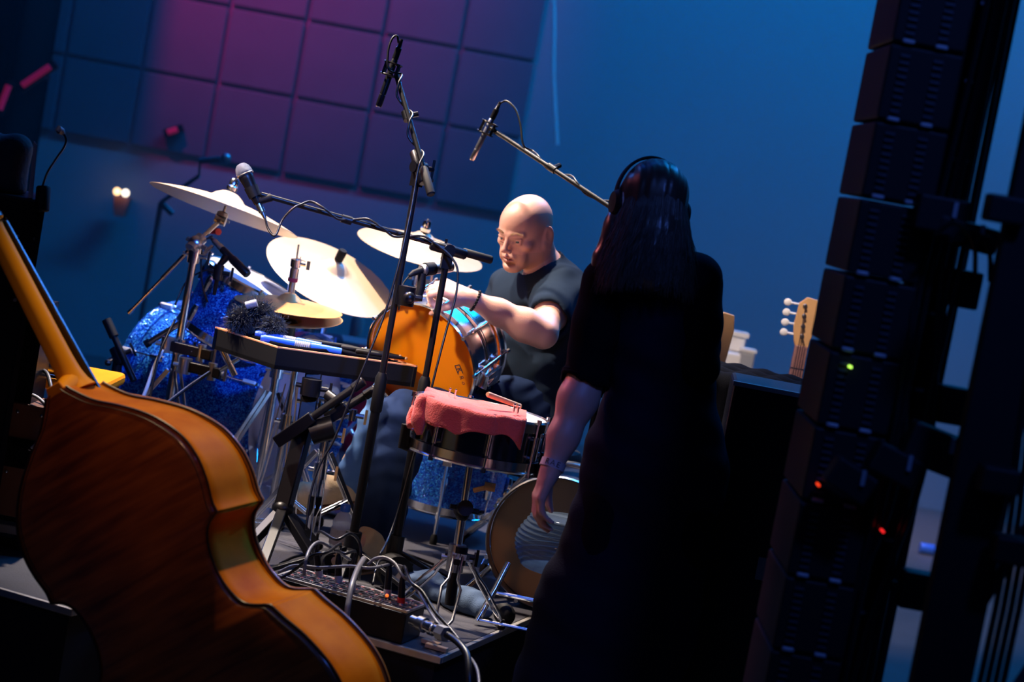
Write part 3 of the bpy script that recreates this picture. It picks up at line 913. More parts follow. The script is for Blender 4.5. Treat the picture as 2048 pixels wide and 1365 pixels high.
def boom_stand(name, label, floor_pt, knee, tip, nrm, back, fr=.28, a0=1.2, topbell=.075, lean=None):
    """chrome cymbal stand: tripod, column, knee joint, boom arm with counter end, tilter"""
    base = Vector((floor_pt.x, floor_pt.y, RZ))
    t = thing(name, label, 'cymbal stand', base)
    kz = knee.z - RZ
    tripod(t, base, .42, fr, 'chrome', a0=a0)
    column(t, base, [(.05, .50, .0145), (.46, .80, .0125), (.76, kz, .0095)])
    b = MB(); clamp(b, knee, (tip - knee), .02, .06); b.ball(knee, .026, 12); b.build('boom_joint', M['steel'], t)
    b = MB(); b.cyl(knee, tip, .0075, n=12)
    part = b.build('boom_arm', M['chrome'], t)
    if back is not None:
        b = MB(); b.cyl(knee, knee.lerp(back, .5), .0075, n=12); b.cyl(knee.lerp(back, .5), back, .0055, n=12); b.cyl(back - (back - knee).normalized() * .02, back, .0072, n=12)
        b.build('boom_tail', M['chrome'], t)
    n = Vector(nrm).normalized()
    b = MB(); clamp(b, tip, frame(n).col[0], .016, .036); b.cyl(tip, tip + n * .05, .0045, n=8); b.lathe([(.0, .012), (.019, .014), (.019, .026), (.012, .03), (0, .03)], tip, n, 14)
    b.build('tilter', M['steel'], t)
    return t


# crash 1 stand
tip = c1 - Vector(n1) * .035
kn = P(392, 487, 6.42)
t = boom_stand('boom_cymbal_stand', 'chrome boom stand under the edge-on crash cymbal, with a long counter arm', kn, kn, tip, n1, P(257, 627, 6.45))
b = MB(); b.cyl(tip, c1 + Vector(n1) * .115, .004, n=8); topper(b, c1, n1, .069); b.build('wing_nut', M['chrome'], t)
b = MB(); b.cyl(P(425, 462, 6.63), P(437, 464, 6.6), .012, n=10); b.build('memory_lock', M['red'], t)
# ride and second crash stands
kb = P(640, 700, 7.42); tip = c2 - Vector(n2) * .035
t = boom_stand('ride_cymbal_stand', 'chrome stand carrying the tilted ride cymbal behind the hi-hat', kb, Vector((kb.x, kb.y, RZ + .80)), tip, n2, None, a0=1.2)
b = MB(); b.cyl(tip, c2 + Vector(n2) * .11, .004, n=8); b.lathe([(0, .069), (.015, .069), (.016, .105), (.013, .110), (0, .110)], c2, n2, 16); part_label(b.build('wing_nut', M['rubber'], t), 'black rubber cap')
kb = P(800, 760, 7.3); tip = c3 - Vector(n3) * .035
t = boom_stand('crash_cymbal_stand', 'chrome stand carrying the crash cymbal left of the bald man', kb, Vector((kb.x, kb.y, RZ + .92)), tip, n3, None, a0=.9)
b = MB(); b.cyl(tip, c3 + Vector(n3) * .115, .004, n=8); topper(b, c3, n3, .069); b.build('wing_nut', M['chrome'], t)

# hi-hat stand -------------------------------------------------------
hb = Vector((c4.x, c4.y, RZ))
t = thing('hi_hat_stand', 'chrome hi-hat stand with footboard, under the pair of golden cymbals', 'hi-hat stand', hb)
tripod(t, hb, .40, .24, 'chrome', a0=-.3)
hz = c4b.z - RZ
column(t, hb, [(.04, .47, .0145), (.44, hz - .05, .0115)])
b = MB(); b.lathe([(.02, -.075), (.032, -.07), (.030, -.03), (.034, -.012), (.024, -.006), (.0, -.006)], c4b, UP, 18); b.build('seat_cup', M['blackmetal'], t)
b = MB(); b.cyl(c4b - UP * .05, c4 + Vector(n4) * .205, .0032, n=8)
b.build('pull_rod', M['chrome'], t)
b = MB(); n = Vector(n4)
b.lathe([(0, .046), (.012, .046), (.012, .082)], c4, n, 14); b.lathe([(.009, .092), (.016, .094), (.016, .125), (.010, .128)], c4, n, 14); b.lathe([(.013, .128), (.018, .130), (.018, .155), (.013, .157), (0, .157)], c4, n, 14)
Mn = frame(n); b.cyl(c4 + n * .142, c4 + n * .142 + Mn.col[0] * .034, .006, n=8); b.box(c4 + n * .142 + Mn.col[0] * .042, .012, .006, .030, Mn)
b.build('clutch', M['chrome'], t)
b = MB(); b.lathe([(.0, .080), (.017, .081), (.017, .094), (0, .094)], c4, n, 14); part_label(b.build('felt', mk('dark_red_felt', (.22, .015, .04), .9), t), 'dark red felt washer')
pd = CV(.15, -.1, .97); pd.z = 0; pd.normalize(); ps = UP.cross(pd)
b = MB(); a0 = hb + pd * .02 + UP * .085; a1 = hb + pd * .30 + UP * .03
b.bar(a0, a1, .085, .008, ps); b.build('footboard', M['steel'], t, bevel=.003)
b = MB(); b.box(hb + pd * .31 + UP * .014, .09, .05, .028, Matrix((ps, pd, UP)).transposed()); b.bar(hb + UP * .02, hb + pd * .3 + UP * .012, .05, .006, ps); b.build('heel_plate', M['steel'], t, bevel=.003)

# bass drum pedal -----------------------------------------------------
pb = kc + kax * (KD / 2 + .06); pb = Vector((pb.x, pb.y, RZ)); pside = UP.cross(kax)
t = thing('bass_drum_pedal', 'chrome bass drum pedal clamped to the blue bass drum hoop', 'pedal', pb)
for s in (-1, 1):
    b = MB(); b.cyl(pb + pside * s * .055 + UP * .006, pb + pside * s * .055 + UP * .22, .009, n=10); b.ball(pb + pside * s * .055 + UP * .225, .014, 10)
    b.build('post', M['chrome'], t)
b = MB(); b.cyl(pb - pside * .07 + UP * .215, pb + pside * .07 + UP * .215, .007, n=10); clamp(b, pb + UP * .215, pside, .018, .03); b.build('axle', M['chrome'], t)
b = MB(); b.cyl(pb + UP * .215, pb + UP * .40 + kax * .08, .0045, n=8); b.build('beater_rod', M['chrome'], t)
b = MB(); b.cyl(pb + UP * .40 + kax * .055, pb + UP * .40 + kax * .105, .026, n=16); part_label(b.build('beater', M['whitehead'], t, bevel=.004), 'pale felt beater')
b = MB(); b.bar(pb + kax * .03 + UP * .12, pb + kax * .27 + UP * .035, .085, .009, pside); b.build('footboard', M['steel'], t, bevel=.003)
b = MB(); b.bar(pb - kax * .02 + UP * .012, pb + kax * .31 + UP * .010, .075, .010, pside); b.box(pb + kax * .295 + UP * .022, .09, .05, .036, Matrix((pside, kax, UP)).transposed()); b.box(pb - kax * .02 + UP * .02, .09, .06, .03, Matrix((pside, kax, UP)).transposed()); b.build('base_plate', M['steel'], t, bevel=.003)
b = MB(); b.bar(pb + UP * .20 + kax * .02, pb + kax * .05 + UP * .13, .018, .006, pside); b.build('drive_chain', M['steel'], t)

# chrome tubular stand in front of the bass drum (carries a small mixing shelf of clamps)
sb = G(640, 1040, RZ) ; sb = P(625, 1030, 6.15); sb.z = RZ
t = thing('cymbal_stand', 'chrome stand with a black collar in front of the pale boot and bass drum pedal', 'cymbal stand', sb)
tripod(t, sb, .30, .22, 'chrome', a0=.7)
column(t, sb, [(.03, .24, .014), (.20, .36, .016), (.34, .46, .012)])
b = MB(); b.cyl(sb + UP * .10, sb + UP * .16, .022, n=14); b.build('sleeve', M['rubber'], t)
b = MB()
for k in range(3):
    q = sb + UP * (.40 + .02 * k); d = CV(.9 - k * .9, .2, .3); b.cyl(q, q + d * .09, .008, n=8); clamp(b, q + d * .08, UP, .013, .035)
b.build('clamp', M['chrome'], t)

# pair of flat chrome struts: second stand beside the hi-hat column
sb2 = P(548, 985, 6.35); sb2.z = RZ
t = thing('snare_stand', 'folded chrome stand with flat legs between the hi-hat stand and the black table post', 'stand', sb2)
for k, (x, y) in enumerate(((-.05, .02), (.035, -.03), (.06, .035))):
    b = MB(); a = sb2 + Vector((x * .3, y * .3, .46)); e = sb2 + Vector((x * 1.3, y * 1.3, .012))
    for s in (-1, 1): b.bar(a + Vector((s * .008, 0, 0)), e + Vector((s * .004, 0, 0)), .004, .014)
    l = b.build('leg', M['chrome'], t, smooth=False)
    b = MB(); b.ball(e, .012, 8); b.build('rubber_foot', M['rubber'], l)
column(t, sb2, [(.06, .34, .013), (.30, .52, .010)])

# percussion table ------------------------------------------------------
A = P(555, 697, 5.85); tz = A.z
Bp = G(835, 735, tz); Dp = G(430, 657, tz); Cp = Bp + (Dp - A) * .55
tb = P(545, 1095, 5.86); tb = Vector((tb.x, tb.y, RZ))
t = thing('percussion_table', 'black percussion tray table with tan edge on a black tripod stand', 'table', tb)
th = .062
b = MB(); b.prism([A - UP * th, Bp - UP * th, Cp - UP * th, Dp - UP * th], UP * .012); b.build('tray_floor', M['blackmatte'], t, smooth=False)
M['tanedge'] = mk('tan_plywood_edge', (.80, .34, .15), .6, 0, .2, 40)
for a, c in ((A, Bp), (Bp, Cp), (Cp, Dp), (Dp, A)):
    d = (c - a).normalized(); inn = UP.cross(d)
    b = MB(); b.prism([a, c, c - UP * th, a - UP * th], inn * .012); b.build('tray_side', M['blackmatte'], t, smooth=False)
    b = MB(); b.prism([a + UP * .0005, c + UP * .0005, c + inn * .009 + UP * .0005, a + inn * .009 + UP * .0005], UP * .004)
    part_label(b.build('tray_lip', M['tanedge'], t, smooth=False), 'tan lip of the tray')
mid = P(628, 745, 5.93); ct = Vector((mid.x, mid.y, tz - th)); hub = P(566, 1018, 5.86); xh = P(608, 860, 5.9)
b = MB(); b.bar(ct, xh, .050, .040); b.bar(xh, hub, .046, .046); b.build('post', M['blackmetal'], t, bevel=.004)
b = MB(); b.cyl(P(655, 790, 5.86), P(675, 805, 5.84), .016, n=12); clamp(b, P(622, 775, 5.88), UP, .03, .05); clamp(b, P(645, 860, 5.84), CV(1, .3, 0), .036, .07, False); b.build('clamp', M['blackmetal'], t)
for a, c in ((P(554, 885, 5.84), P(728, 762, 5.80)), (P(655, 838, 5.88), P(752, 778, 5.86))):
    b = MB(); b.bar(a, a.lerp(c, .42), .044, .036); b.cyl(a.lerp(c, .4), c, .012, n=12); b.cyl(c - (c - a).normalized() * .04, c, .015, n=12)
    b.build('arm', M['blackmetal'], t, bevel=.003)
for q in (P(480, 1056, 5.7), P(652, 1096, 5.76), P(520, 1120, 5.5), P(640, 1060, 6.1)):
    f = Vector((q.x, q.y, RZ + .018)); b = MB(); b.bar(hub, f, .030, .026); b.ball(f, .020, 10, (1, 1, .8)); b.build('leg', M['blackmetal'], t, bevel=.003)
b = MB(); b.ball(hub, .034, 14, (1, 1, .8)); b.build('hub', M['blackmetal'], t)

# things on the tray ------------------------------------------------------
zin = tz - th + .012


def on_tray(u, v):
    return Vector((A.x, A.y, 0)) + (Bp - A).xy.to_3d() * u + (Dp - A).xy.to_3d() * v


for k, (u0, v0, u1, v1, lb) in enumerate(((-.02, .30, .50, .12, 'blue handled wire brush lying along the front lip of the percussion tray'), (.03, .5, .42, .26, 'blue handled wire brush lying behind the front one on the percussion tray'))):
    a = on_tray(u0 + .04, v0 + .02); c = on_tray(u1, v1); a.z = c.z = zin + .062 + .004 * k; d = c - a
    t = thing('wire_brush', lb, 'drum brush', a.lerp(c, .5), None, 'blue brushes on the percussion tray')
    b = MB(); b.tube([a, a + d * .05, a + d * .42], [.009, .0125, .0115], 12); b.tube([a + d * .62, a + d * .65, a + d], [.0115, .0125, .010], 12); b.build('handle', M['blueplastic'], t)
    b = MB()
    for q in range(8): b.ring(a + d * (.43 + q * .024), d, .0085, .004, 14, 6)
    part_label(b.build('grip_coil', M['greyplastic'], t), 'grey ribbed grip')
# folded cloths that the brushes rest on
t = thing('folded_towel', 'dark folded cloth under the blue brushes on the percussion tray', 'towel', on_tray(.4, .4))
b = MB()
for k in range(4):
    b.grid(lambda u, v, k=k: Vector((*on_tray(.06 + .80 * u, .12 + .72 * v).xy, zin + .006 + .0125 * (k + 1) + .003 * math.sin(9 * u + k) + .002 * math.sin(13 * v - k))), 18, 8)
b.build('fold', M['blackcloth'], t, solid=.011)
for k, (u0, v0, u1, v1) in enumerate(((.42, .50, .80, .40), (.62, .16, .97, .10), (.60, .34, .99, .22))):
    a = on_tray(u0, v0); c = on_tray(u1, v1); a.z = c.z = zin + .068
    t = thing('drumstick', ['black drumstick at the back of the percussion tray', 'black drumstick at the front right of the percussion tray', 'black drumstick in the middle of the percussion tray'][k], 'drumstick', a.lerp(c, .5), None, 'sticks on the percussion tray')
    b = MB(); d = c - a; b.tube([a, a + d * .02, a + d * .7, a + d * .94], [.005, .0075, .0075, .004], 10); b.build('shaft', M['rubber'], t)
    b = MB(); b.ball(a + d * .965, .0055, 10, (1, 1, 1)); part_label(b.build('tip', M['wood'], t), 'pale wooden tip')
# black fluffy fur bundle
fcn = [P(482, 640, 6.02), P(515, 632, 6.04), P(545, 655, 6.0), P(418, 690, 6.3)]
t = thing('fur_bundle', 'black fluffy fur bundle on the left end of the percussion tray', 'fur', Vector((fcn[1].x, fcn[1].y, zin + .03)))
rr = [.040, .048, .036]
b = MB()
for c, r in zip(fcn[:3], rr): b.ball(c, r, 16, (1, 1, .95))
b.add([], []); b.build('core', M['blackcloth'], t)
M['fur'] = mk('black_fur', (.035, .040, .05), .45)
b = MB(); rnd = random.Random(3)
for c, r in zip(fcn[:3], rr):
    for _ in range(1100):
        z = rnd.uniform(-1, 1); a = rnd.uniform(0, 2 * PI); q = math.sqrt(1 - z * z); d = Vector((q * math.cos(a), q * math.sin(a), z)); s = Vector((rnd.gauss(0, .5), rnd.gauss(0, .5), rnd.gauss(-.3, .5)))
        p = c + d * r * .9; b.tube([p, p + d * r * .22 + s * .010, p + d * r * .28 + s * .017], [.0006, .0005, .0002], 3, False)
o = b.build('fur', M['fur'], t); o['kind'] = 'stuff'
b = MB(); b.cyl(P(492, 612, 6.0), P(514, 606, 6.0), .012, n=12); part_label(b.build('tape_band', M['greyplastic'], t), 'pale grey band')

# ================================================================== drum in the man's lap, towel snare
dc = P(873, 701, 6.12)
dax = (CV(-.48, -.36, .80)); dr = .180
t = drum('lap_drum', 'chrome snare drum with clear amber head held on the lap of the bald man', dc, dax, dr, .165, M['chrome'], (M['amber'], M['amber']), 10, lug='tube', up=UP, phase=.5)
lapdrum = t
fr_ = frame(dax, CV(.3, -.95, 0))
hq = dc + dax * (.0825 + .0042)
xx = CV(.16, -.98, .1); yy_ = dax.cross(xx).normalized(); xx = yy_.cross(dax).normalized(); Rt = Matrix((xx, yy_, dax)).transposed()
pq = hq + (P(921, 748, 6.0) - hq) - dax * ((P(921, 748, 6.0) - hq).dot(dax))
b = MB()
for (x0, y0, x1, y1) in ((-.030, -.008, -.027, .012), (-.030, .009, .000, .012), (-.030, -.008, .0, -.005)):
    b.prism([pq + xx * x0 + yy_ * y0, pq + xx * x1 + yy_ * y0, pq + xx * x1 + yy_ * y1, pq + xx * x0 + yy_ * y1], dax * .0006)
o = b.build('bracket_print', M['ink'], t, smooth=False)
text('maker_letter', 'K', .026, t, M['ink'], mat4(pq - xx * .012 + yy_ * .002, Rt))
text('head_model_print', 'R', .020, t, M['ink'], mat4(pq + xx * .012, Rt))
text('head_model_print', 'o', .020, t, M['ink'], mat4(pq + xx * .030, Rt))
# strainer / butt plate
Mx = frame(dax, UP); rd = CV(.75, .05, -.4); rd = (rd - dax * rd.dot(dax)).normalized()
b = MB(); b.box(dc + rd * (dr + .014), .05, .03, .085, Matrix((dax.cross(rd), rd, dax)).transposed()); b.cyl(dc + rd * (dr + .02) - dax * .05, dc + rd * (dr + .035) + dax * .05, .006, n=8)
b.build('strainer', M['chrome'], t, bevel=.003)

# snare drum on stand, red towel over it
sc_ = P(953, 866, 5.42); sn = CV(.21, .97, .065)
snare = drum('snare_drum', 'black steel snare drum under the red towel, on its stand', sc_, sn, .176, .106, mk('black_nickel_shell', (.13, .17, .24), .14, 1), (M['whitehead'], M['clear']), 8, lug='tube', up=CV(1, 0, 0), phase=.25)
fc = sc_ + sn * .0; topc = sc_ + sn * .064
# towel: sheet on the head that hangs over the near edge
Mx = frame(sn, CV(1, -.18, 0)); ux, uy = Mx.col[0].copy(), Mx.col[1].copy()
if uy.dot(CV(0, 0, 1)) < 0: uy = -uy
rnd = random.Random(5)


def towel(u, v):
    # u across (image left to right), v from far (0) to near hanging hem (1)
    x = -.160 + .282 * u
    yn = -.10 + .34 * v + .02 * math.sin(3 * u + 1)
    fold = .0035 * math.sin(12 * u + 4 * v) + .0022 * math.sin(23 * u - 7 * v + 2) + .0015 * math.sin(31 * v + 9 * u)
    rim = math.sqrt(max(.001, .186 ** 2 - min(.18, abs(x)) ** 2))
    lift = .010 + .006 * max(0, 1 - u * 3.2) + max(0, fold)
    over = yn - rim
    hem = .050 + .035 * u + .007 * math.sin(6 * u) if u < .93 else .075
    
    if over <= 0:
        return topc + ux * x + uy * yn + sn * lift
    q = min(over, .02); dn = max(0, over - .012)
    dn = min(dn, hem) * (1 + .05 * math.sin(20 * u))
    return topc + ux * (x + .003 * math.sin(22 * u)) + uy * (rim + q * .5 + .008 + .5 * abs(fold) + .006 * math.sin(14 * u) * min(1, dn * 20)) + sn * (lift - dn)


M['towel'] = mk('red_terry', (.86, .10, .085), .9, 0, .2, 30, .9, 260, sheen=.4)
b = MB(); b.grid(towel, 90, 70)
o = b.build('red_towel', M['towel'], solid=.007, sharp=180)
tag(o, 'red terry towel draped over the snare drum on the stand', 'towel')
# knotted corner of the towel
b = MB(); b.tube(spline([topc - ux * .130 + uy * .105 + sn * .012, topc - ux * .160 + uy * .12 + sn * .0, topc - ux * .158 + uy * .135 - sn * .04, topc - ux * .146 + uy * .145 - sn * .085], 5), [.012, .014, .016, .018, .019, .018, .017, .016, .017, .019, .021, .022, .020, .016, .012, .008], 10)
b.tube(spline([topc - ux * .172 + uy * .10 - sn * .02, topc - ux * .178 + uy * .11 - sn * .05, topc - ux * .172 + uy * .125 - sn * .07], 4), .013, 8)
b.build('hanging_corner', M['towel'], o, sharp=180)
# stick under the towel edge, keys on the towel
a = P(975, 789, 5.33); c = topc + ux * .10 - uy * .02 + sn * .03
t = thing('drumstick', 'wooden drumstick lying on the red towel with its butt end towards the viewer', 'drumstick', a.lerp(c, .5))
b = MB(); b.tube([a, a + (c - a) * .04, c], [.006, .0078, .0072], 12); b.build('shaft', M['wood'], t)
for k, (x, y) in enumerate(((1012, 806), (1020, 808))):
    q = topc + ux * (.085 + .011 * k) + uy * .10 + sn * .042; t = thing('drum_key', ['chrome drum key standing on the red towel, left of two', 'chrome drum key standing on the red towel, right of two'][k], 'drum key', q, None, 'drum keys on the towel')
    b = MB(); b.cyl(q - sn * .022, q, .003, n=8); b.ball(q, .0042, 8); b.build('shank', M['chrome'], t)
for k, x in enumerate((868, 880)):
    q = topc + ux * (-.095 + .016 * k) - uy * .02 + sn * .036
    t = thing('wing_bolt', ['small bright bolt at the left on the red towel', 'small bright bolt second from the left on the red towel'][k], 'bolt', q, None, 'bolts on the towel')
    b = MB(); b.cyl(q - sn * .022, q, .0022, n=8); b.ball(q, .0036, 8); b.build('shank', M['chrome'], t)

# snare stand
base = P(893, 1235, 5.42); base.z = RZ
ccol = sc_ - sn * .10
base = Vector((ccol.x + .0, ccol.y, RZ))
base = Vector((P(898, 1220, 5.45).x, P(898, 1220, 5.45).y, RZ))
t = thing('snare_stand', 'chrome snare drum stand on the front of the riser, carrying the towel covered snare', 'stand', base)
topj = sc_ - sn * .087
j = base.lerp(topj, .70)
b = MB(); b.cyl(base + UP * .06, base.lerp(topj, .42), .0155, n=16); part_label(b.build('tube', M['blackmetal'], t), 'dark lower tube')
b = MB(); b.cyl(base.lerp(topj, .40), j, .0125, n=16); b.build('tube', M['chrome'], t)
b = MB(); b.cyl(j, topj, .010, n=16); b.build('tube', M['chrome'], t)
b = MB(); q = base.lerp(topj, .42); clamp(b, q, topj - base, .024, .075); b.build('collar', M['steel'], t)
b = MB(); q = base.lerp(topj, .70); b.ball(q, .021, 14, (1, 1, 1.3)); clamp(b, q + UP * .01, CV(.3, .2, 1), .022, .05); b.build('ratchet', M['blackmetal'], t)
b = MB(); b.cyl(q + CV(1, .1, 0) * .02 + UP * .06, q + CV(1, .2, .2) * .06 + UP * .06, .007, n=8); b.box(q + CV(1, .2, .2) * .066 + UP * .06, .03, .012, .022); part_label(b.build('wing_screw', M['wood'], t), 'pale tilt screw')
for k, dv in enumerate((CV(-.95, .1, .35), CV(.98, -.05, .25), CV(.05, .1, -1))):
    dv = (dv - sn * dv.dot(sn)).normalized(); sd = sn.cross(dv)
    b = MB(); a = topj; c = sc_ - sn * .070 + dv * .185
    b.bar(a + sd * .012, c + sd * .012, .004, .012, sd); b.bar(a - sd * .012, c - sd * .012, .004, .012, sd); b.bar(a, a.lerp(c, .12), .034, .014, sd)
    ar = b.build('basket_arm', M['chrome'], t, smooth=False)
    b = MB(); b.tube([c - dv * .01, c + dv * .012, c + dv * .016 + sn * .06], [.014, .015, .013], 10); b.build('rubber_grip', M['rubber'], ar)
# the leg that faces the viewer is a long chrome wire loop, the others are flat double struts
fwd = CV(-.05, 0, 1); fwd.z = 0; fwd.normalize(); sd = UP.cross(fwd) * -1
for k, ang in enumerate((0, 2.1, -2.1)):
    d = Matrix.Rotation(ang, 3, 'Z') @ fwd; s2 = UP.cross(d)
    tp = base + UP * .20 + d * .022; ft = base + d * .17 + UP * .018
    b = MB()
    for s in (-1, 1):
        b.tube([tp + s2 * s * .012, tp.lerp(ft, .30) + s2 * s * .012, tp.lerp(ft, .42) + s2 * s * .026, tp.lerp(ft, .82) + s2 * s * .022, tp.lerp(ft, .95) + s2 * s * .006, ft], .0042, 8)
    b.bar(tp - d * .03, tp, .045, .016, s2)
    l = b.build('leg', M['chrome'], t)
    b = MB(); b.lathe([(.008, 0), (.011, .004), (.010, .022), (.006, .028)], ft - UP * .018, UP, 12); b.build('rubber_foot', M['rubber'], l)
b = MB(); clamp(b, base + UP * .20, UP, .022, .05); b.build('collar', M['blackmetal'], t)

# spare bass drum standing at the right end of the riser
q = P(1118, 1066, 6.0); q.z = RZ + .205
dd = CV(-.10, .0, 1); dd.z = 0; dd.normalize()
t = drum('small_bass_drum', 'small bass drum with brown head standing on spurs behind the woman in black', q, dd, .188, .30, mk('dark_shell_wrap', (.02, .03, .06), .3), (M['tanhead'], M['whitehead']), 8, lug='box', hoop='steel', up=UP, phase=.5, hoopw=.02)
for s in (-1, 1):
    sdv = UP.cross(dd)
    b = MB(); a = q + dd * .10 + sdv * s * .16 - UP * .10; f = q + dd * .36 + sdv * s * .25; f.z = RZ + .012
    b.cyl(a, f, .0085, n=10); b.ball(f, .012, 8); b.build('spur', M['chrome'], t)
# clear ribbed tub in front of that drum
q2 = q + dd * .30 + UP * .005 + CV(1, 0, 0) * .00
b0 = q + dd * .46; b0.z = RZ
t = thing('low_stool_frame', 'low chrome frame holding a clear ribbed tub before the brown drum head', 'frame', b0)
sdv = UP.cross(dd)
for s in (-1, 1):
    b = MB(); b.tube([b0 + sdv * s * .15 + dd * .05 + UP * .012, b0 + sdv * s * .12 + UP * .10, b0 + sdv * s * .10 - dd * .04 + UP * .172], .009, 10); b.build('leg', M['chrome'], t)
b = MB(); b.cyl(b0 - sdv * .13 + UP * .09, b0 + sdv * .13 + UP * .09, .006, n=8); b.cyl(b0 - sdv * .15 + dd * .05 + UP * .016, b0 + sdv * .15 + dd * .05 + UP * .016, .005, n=8); b.build('cross_bar', M['chrome'], t)
bt = b0 - dd * .04 + UP * .17 + CV(1, 0, 0) * .05
t = thing('ribbed_tub', 'clear ribbed plastic tub in front of the brown drum head', 'tub', bt)
pr = []
for i in range(34):
    h = .14 * i / 33; pr.append((.112 + .0035 * math.sin(i * PI / 1.5) + .03 * math.sin(PI * min(1, i / 33 * 1.0)) , h))
b = MB(); b.lathe([(0, .0)] + pr + [(.115, .142), (.08, .150), (0, .152)], bt, UP, 56)
b.build('shell', M['clear'], t, sharp=180)


# ================================================================== microphone stands
def xlr(b, p, d, l=.055):
    d = Vector(d).normalized(); p = Vector(p)
    b.tube([p, p + d * l * .55, p + d * l * .6, p + d * l], [.0095, .0095, .007, .0045], 12)


def pencil_mic(name, label, tail, tip, parent_mat='steel', mount=None, r=.0105, shock=False, tipmat='wood', group=None):
    d = (tip - tail).normalized()
    t = thing(name, label, 'microphone', tail.lerp(tip, .5), None, group)
    L_ = (tip - tail).length
    b = MB(); b.tube([tail, tail + d * .004, tip - d * L_ * .26, tip - d * L_ * .25], [r * .8, r, r, r * .85], 16); b.build('body', M[parent_mat], t)
    b = MB(); b.tube([tip - d * L_ * .25, tip - d * L_ * .24, tip - d * .004, tip], [r * .85, r, r, r * .8], 16); b.build('capsule', M[parent_mat], t)
    b = MB(); b.cyl(tip, tip + d * .002, r * .75, n=14); part_label(b.build('grille', M[tipmat], t), 'pale grille')
    b = MB(); xlr(b, tail, -d, .06); b.build('plug', M['blackmetal'], t)
    if shock:
        c = tail + d * L_ * .22; Mx = frame(d)
        b = MB()
        for q in (-.018, .018): b.ring(c + d * q, d, .026, .003, 20, 6)
        for k in range(4):
            a = PI / 4 + k * PI / 2; w = Mx @ Vector((math.cos(a), math.sin(a), 0)) * .026
            b.bar(c + w - d * .02, c + w + d * .02, .008, .008); b.cyl(c + w + d * .018, c - w * .1 + d * .018, .0015, n=5)
        b.build('shock_mount', M['blackmetal'], t)
    return t


def mic_stand(name, label, base, joint, boom_tip, boom_end, group=None, angs=(20, 140, 260), foot=.28, grip=.05, clutch_at=.45):
    """tripod boom stand; base on the deck under the joint"""
    t = thing(name, label, 'microphone stand', base, None, group)
    for a in angs:
        d = Vector((math.cos(R_(a)), math.sin(R_(a)), 0))
        b = MB(); f = base + d * foot + UP * .014; b.bar(base + UP * .10 + d * .02, f, .018, .012); l = b.build('leg', M['blackmetal'], t, bevel=.002)
        b = MB(); b.ball(f, .014, 10); b.build('rubber_foot', M['rubber'], l)
    b = MB(); b.cyl(base + UP * .06, base + UP * .15, .024, n=16); b.build('hub', M['blackmetal'], t)
    d = joint - base; m = base + d * clutch_at
    b = MB(); b.cyl(base + UP * .08, m, .0135, n=16); b.build('tube', M['blackmetal'], t)
    b = MB(); b.cyl(m - d * .01, joint, .0095, n=14); b.build('tube', M['blackmetal'], t)
    b = MB(); dn = d.normalized(); b.tube([m - dn * .055, m - dn * .05, m + dn * .045, m + dn * .06], [.015, .0175, .0175, .012], 16); b.build('height_clutch', M['rubber'], t)
    b = MB(); bd = (boom_tip - boom_end).normalized(); side = bd.cross(dn).normalized()
    b.bar(joint - dn * .055, joint + dn * .004, .024, .030, side); b.cyl(joint - side * .022, joint + side * .022, .017, n=14); b.cyl(joint + side * .02 - bd * .0, joint + side * .05, .008, n=10); b.bar(joint + side * .05 - dn * .028, joint + side * .05 + dn * .028, .008, .012); b.ball(joint + side * .05 - dn * .03, .008, 8)
    b.tube([joint - bd * .055, joint - bd * .05, joint + bd * .05, joint + bd * .055], [.012, .0155, .0155, .012], 14)
    b.build('boom_clamp', M['blackmetal'], t)
    b = MB(); b.cyl(boom_end, boom_tip, .0078, n=14); b.build('boom_arm', M['blackmetal'], t)
    q = boom_end.lerp(boom_tip, .62) if False else joint.lerp(boom_tip, .55)
    b = MB(); clamp(b, q, bd, .0125, .03, False); b.build('boom_clutch', M['blackmetal'], t)
    b = MB(); b.tube([boom_end - bd * .004, boom_end, boom_end + bd * (.085), boom_end + bd * .09], [.009, .0125, .0125, .009], 14); b.build('end_grip', M['rubber'], t)
    return t


def cable(name, label, pts, r=.0032, mat='cable', n=7, group=None):
    b = MB(); b.tube(spline(pts, n), r, 7); o = b.build(name, M[mat], sharp=180); tag(o, label, 'cable', group); return o


# stand A: tall overhead stand in the middle
dA = 5.66
jA = P(838, 335, dA); bA = Vector((jA.x, jA.y, RZ))
tipA = P(793, 150, 5.78); endA = P(862, 388, 5.60)
mic_stand('microphone_stand', 'tall black boom stand in the middle that holds the highest microphone', bA, jA, tipA, endA, angs=(212, 268, 328), clutch_at=.46)
pencil_mic('microphone', 'black pencil microphone in a shock mount, highest in the picture, above the ride cymbal', P(790, 118, 5.79), P(757, 213, 5.80), 'blackmetal', shock=True, r=.0098, tipmat='wood')
b = MB(); q = P(783, 142, 5.785)
# cable of stand A
w = lambda a, c, n, r, ph=0: [a.lerp(c, i / n) + (frame(c - a).col[0] * math.cos(ph + i * 1.6) + frame(c - a).col[1] * math.sin(ph + i * 1.6)) * r for i in range(n + 1)]
ca = [P(797, 86, 5.79), P(794, 72, 5.785), P(784, 78, 5.78), P(776, 105, 5.77), P(778, 140, 5.76)] + w(tipA, P(843, 330, 5.64), 9, .015) + [P(835, 345, 5.62), P(822, 420, 5.6), P(800, 520, 5.58), P(770, 625, 5.57), P(735, 715, 5.55), P(700, 800, 5.53), P(668, 880, 5.5), P(640, 930, 5.48), P(622, 985, 5.45), P(612, 1060, 5.42)]
cable('microphone_cable', 'black cable wound round the tall middle boom and hanging down beside its pole', ca, .0034)

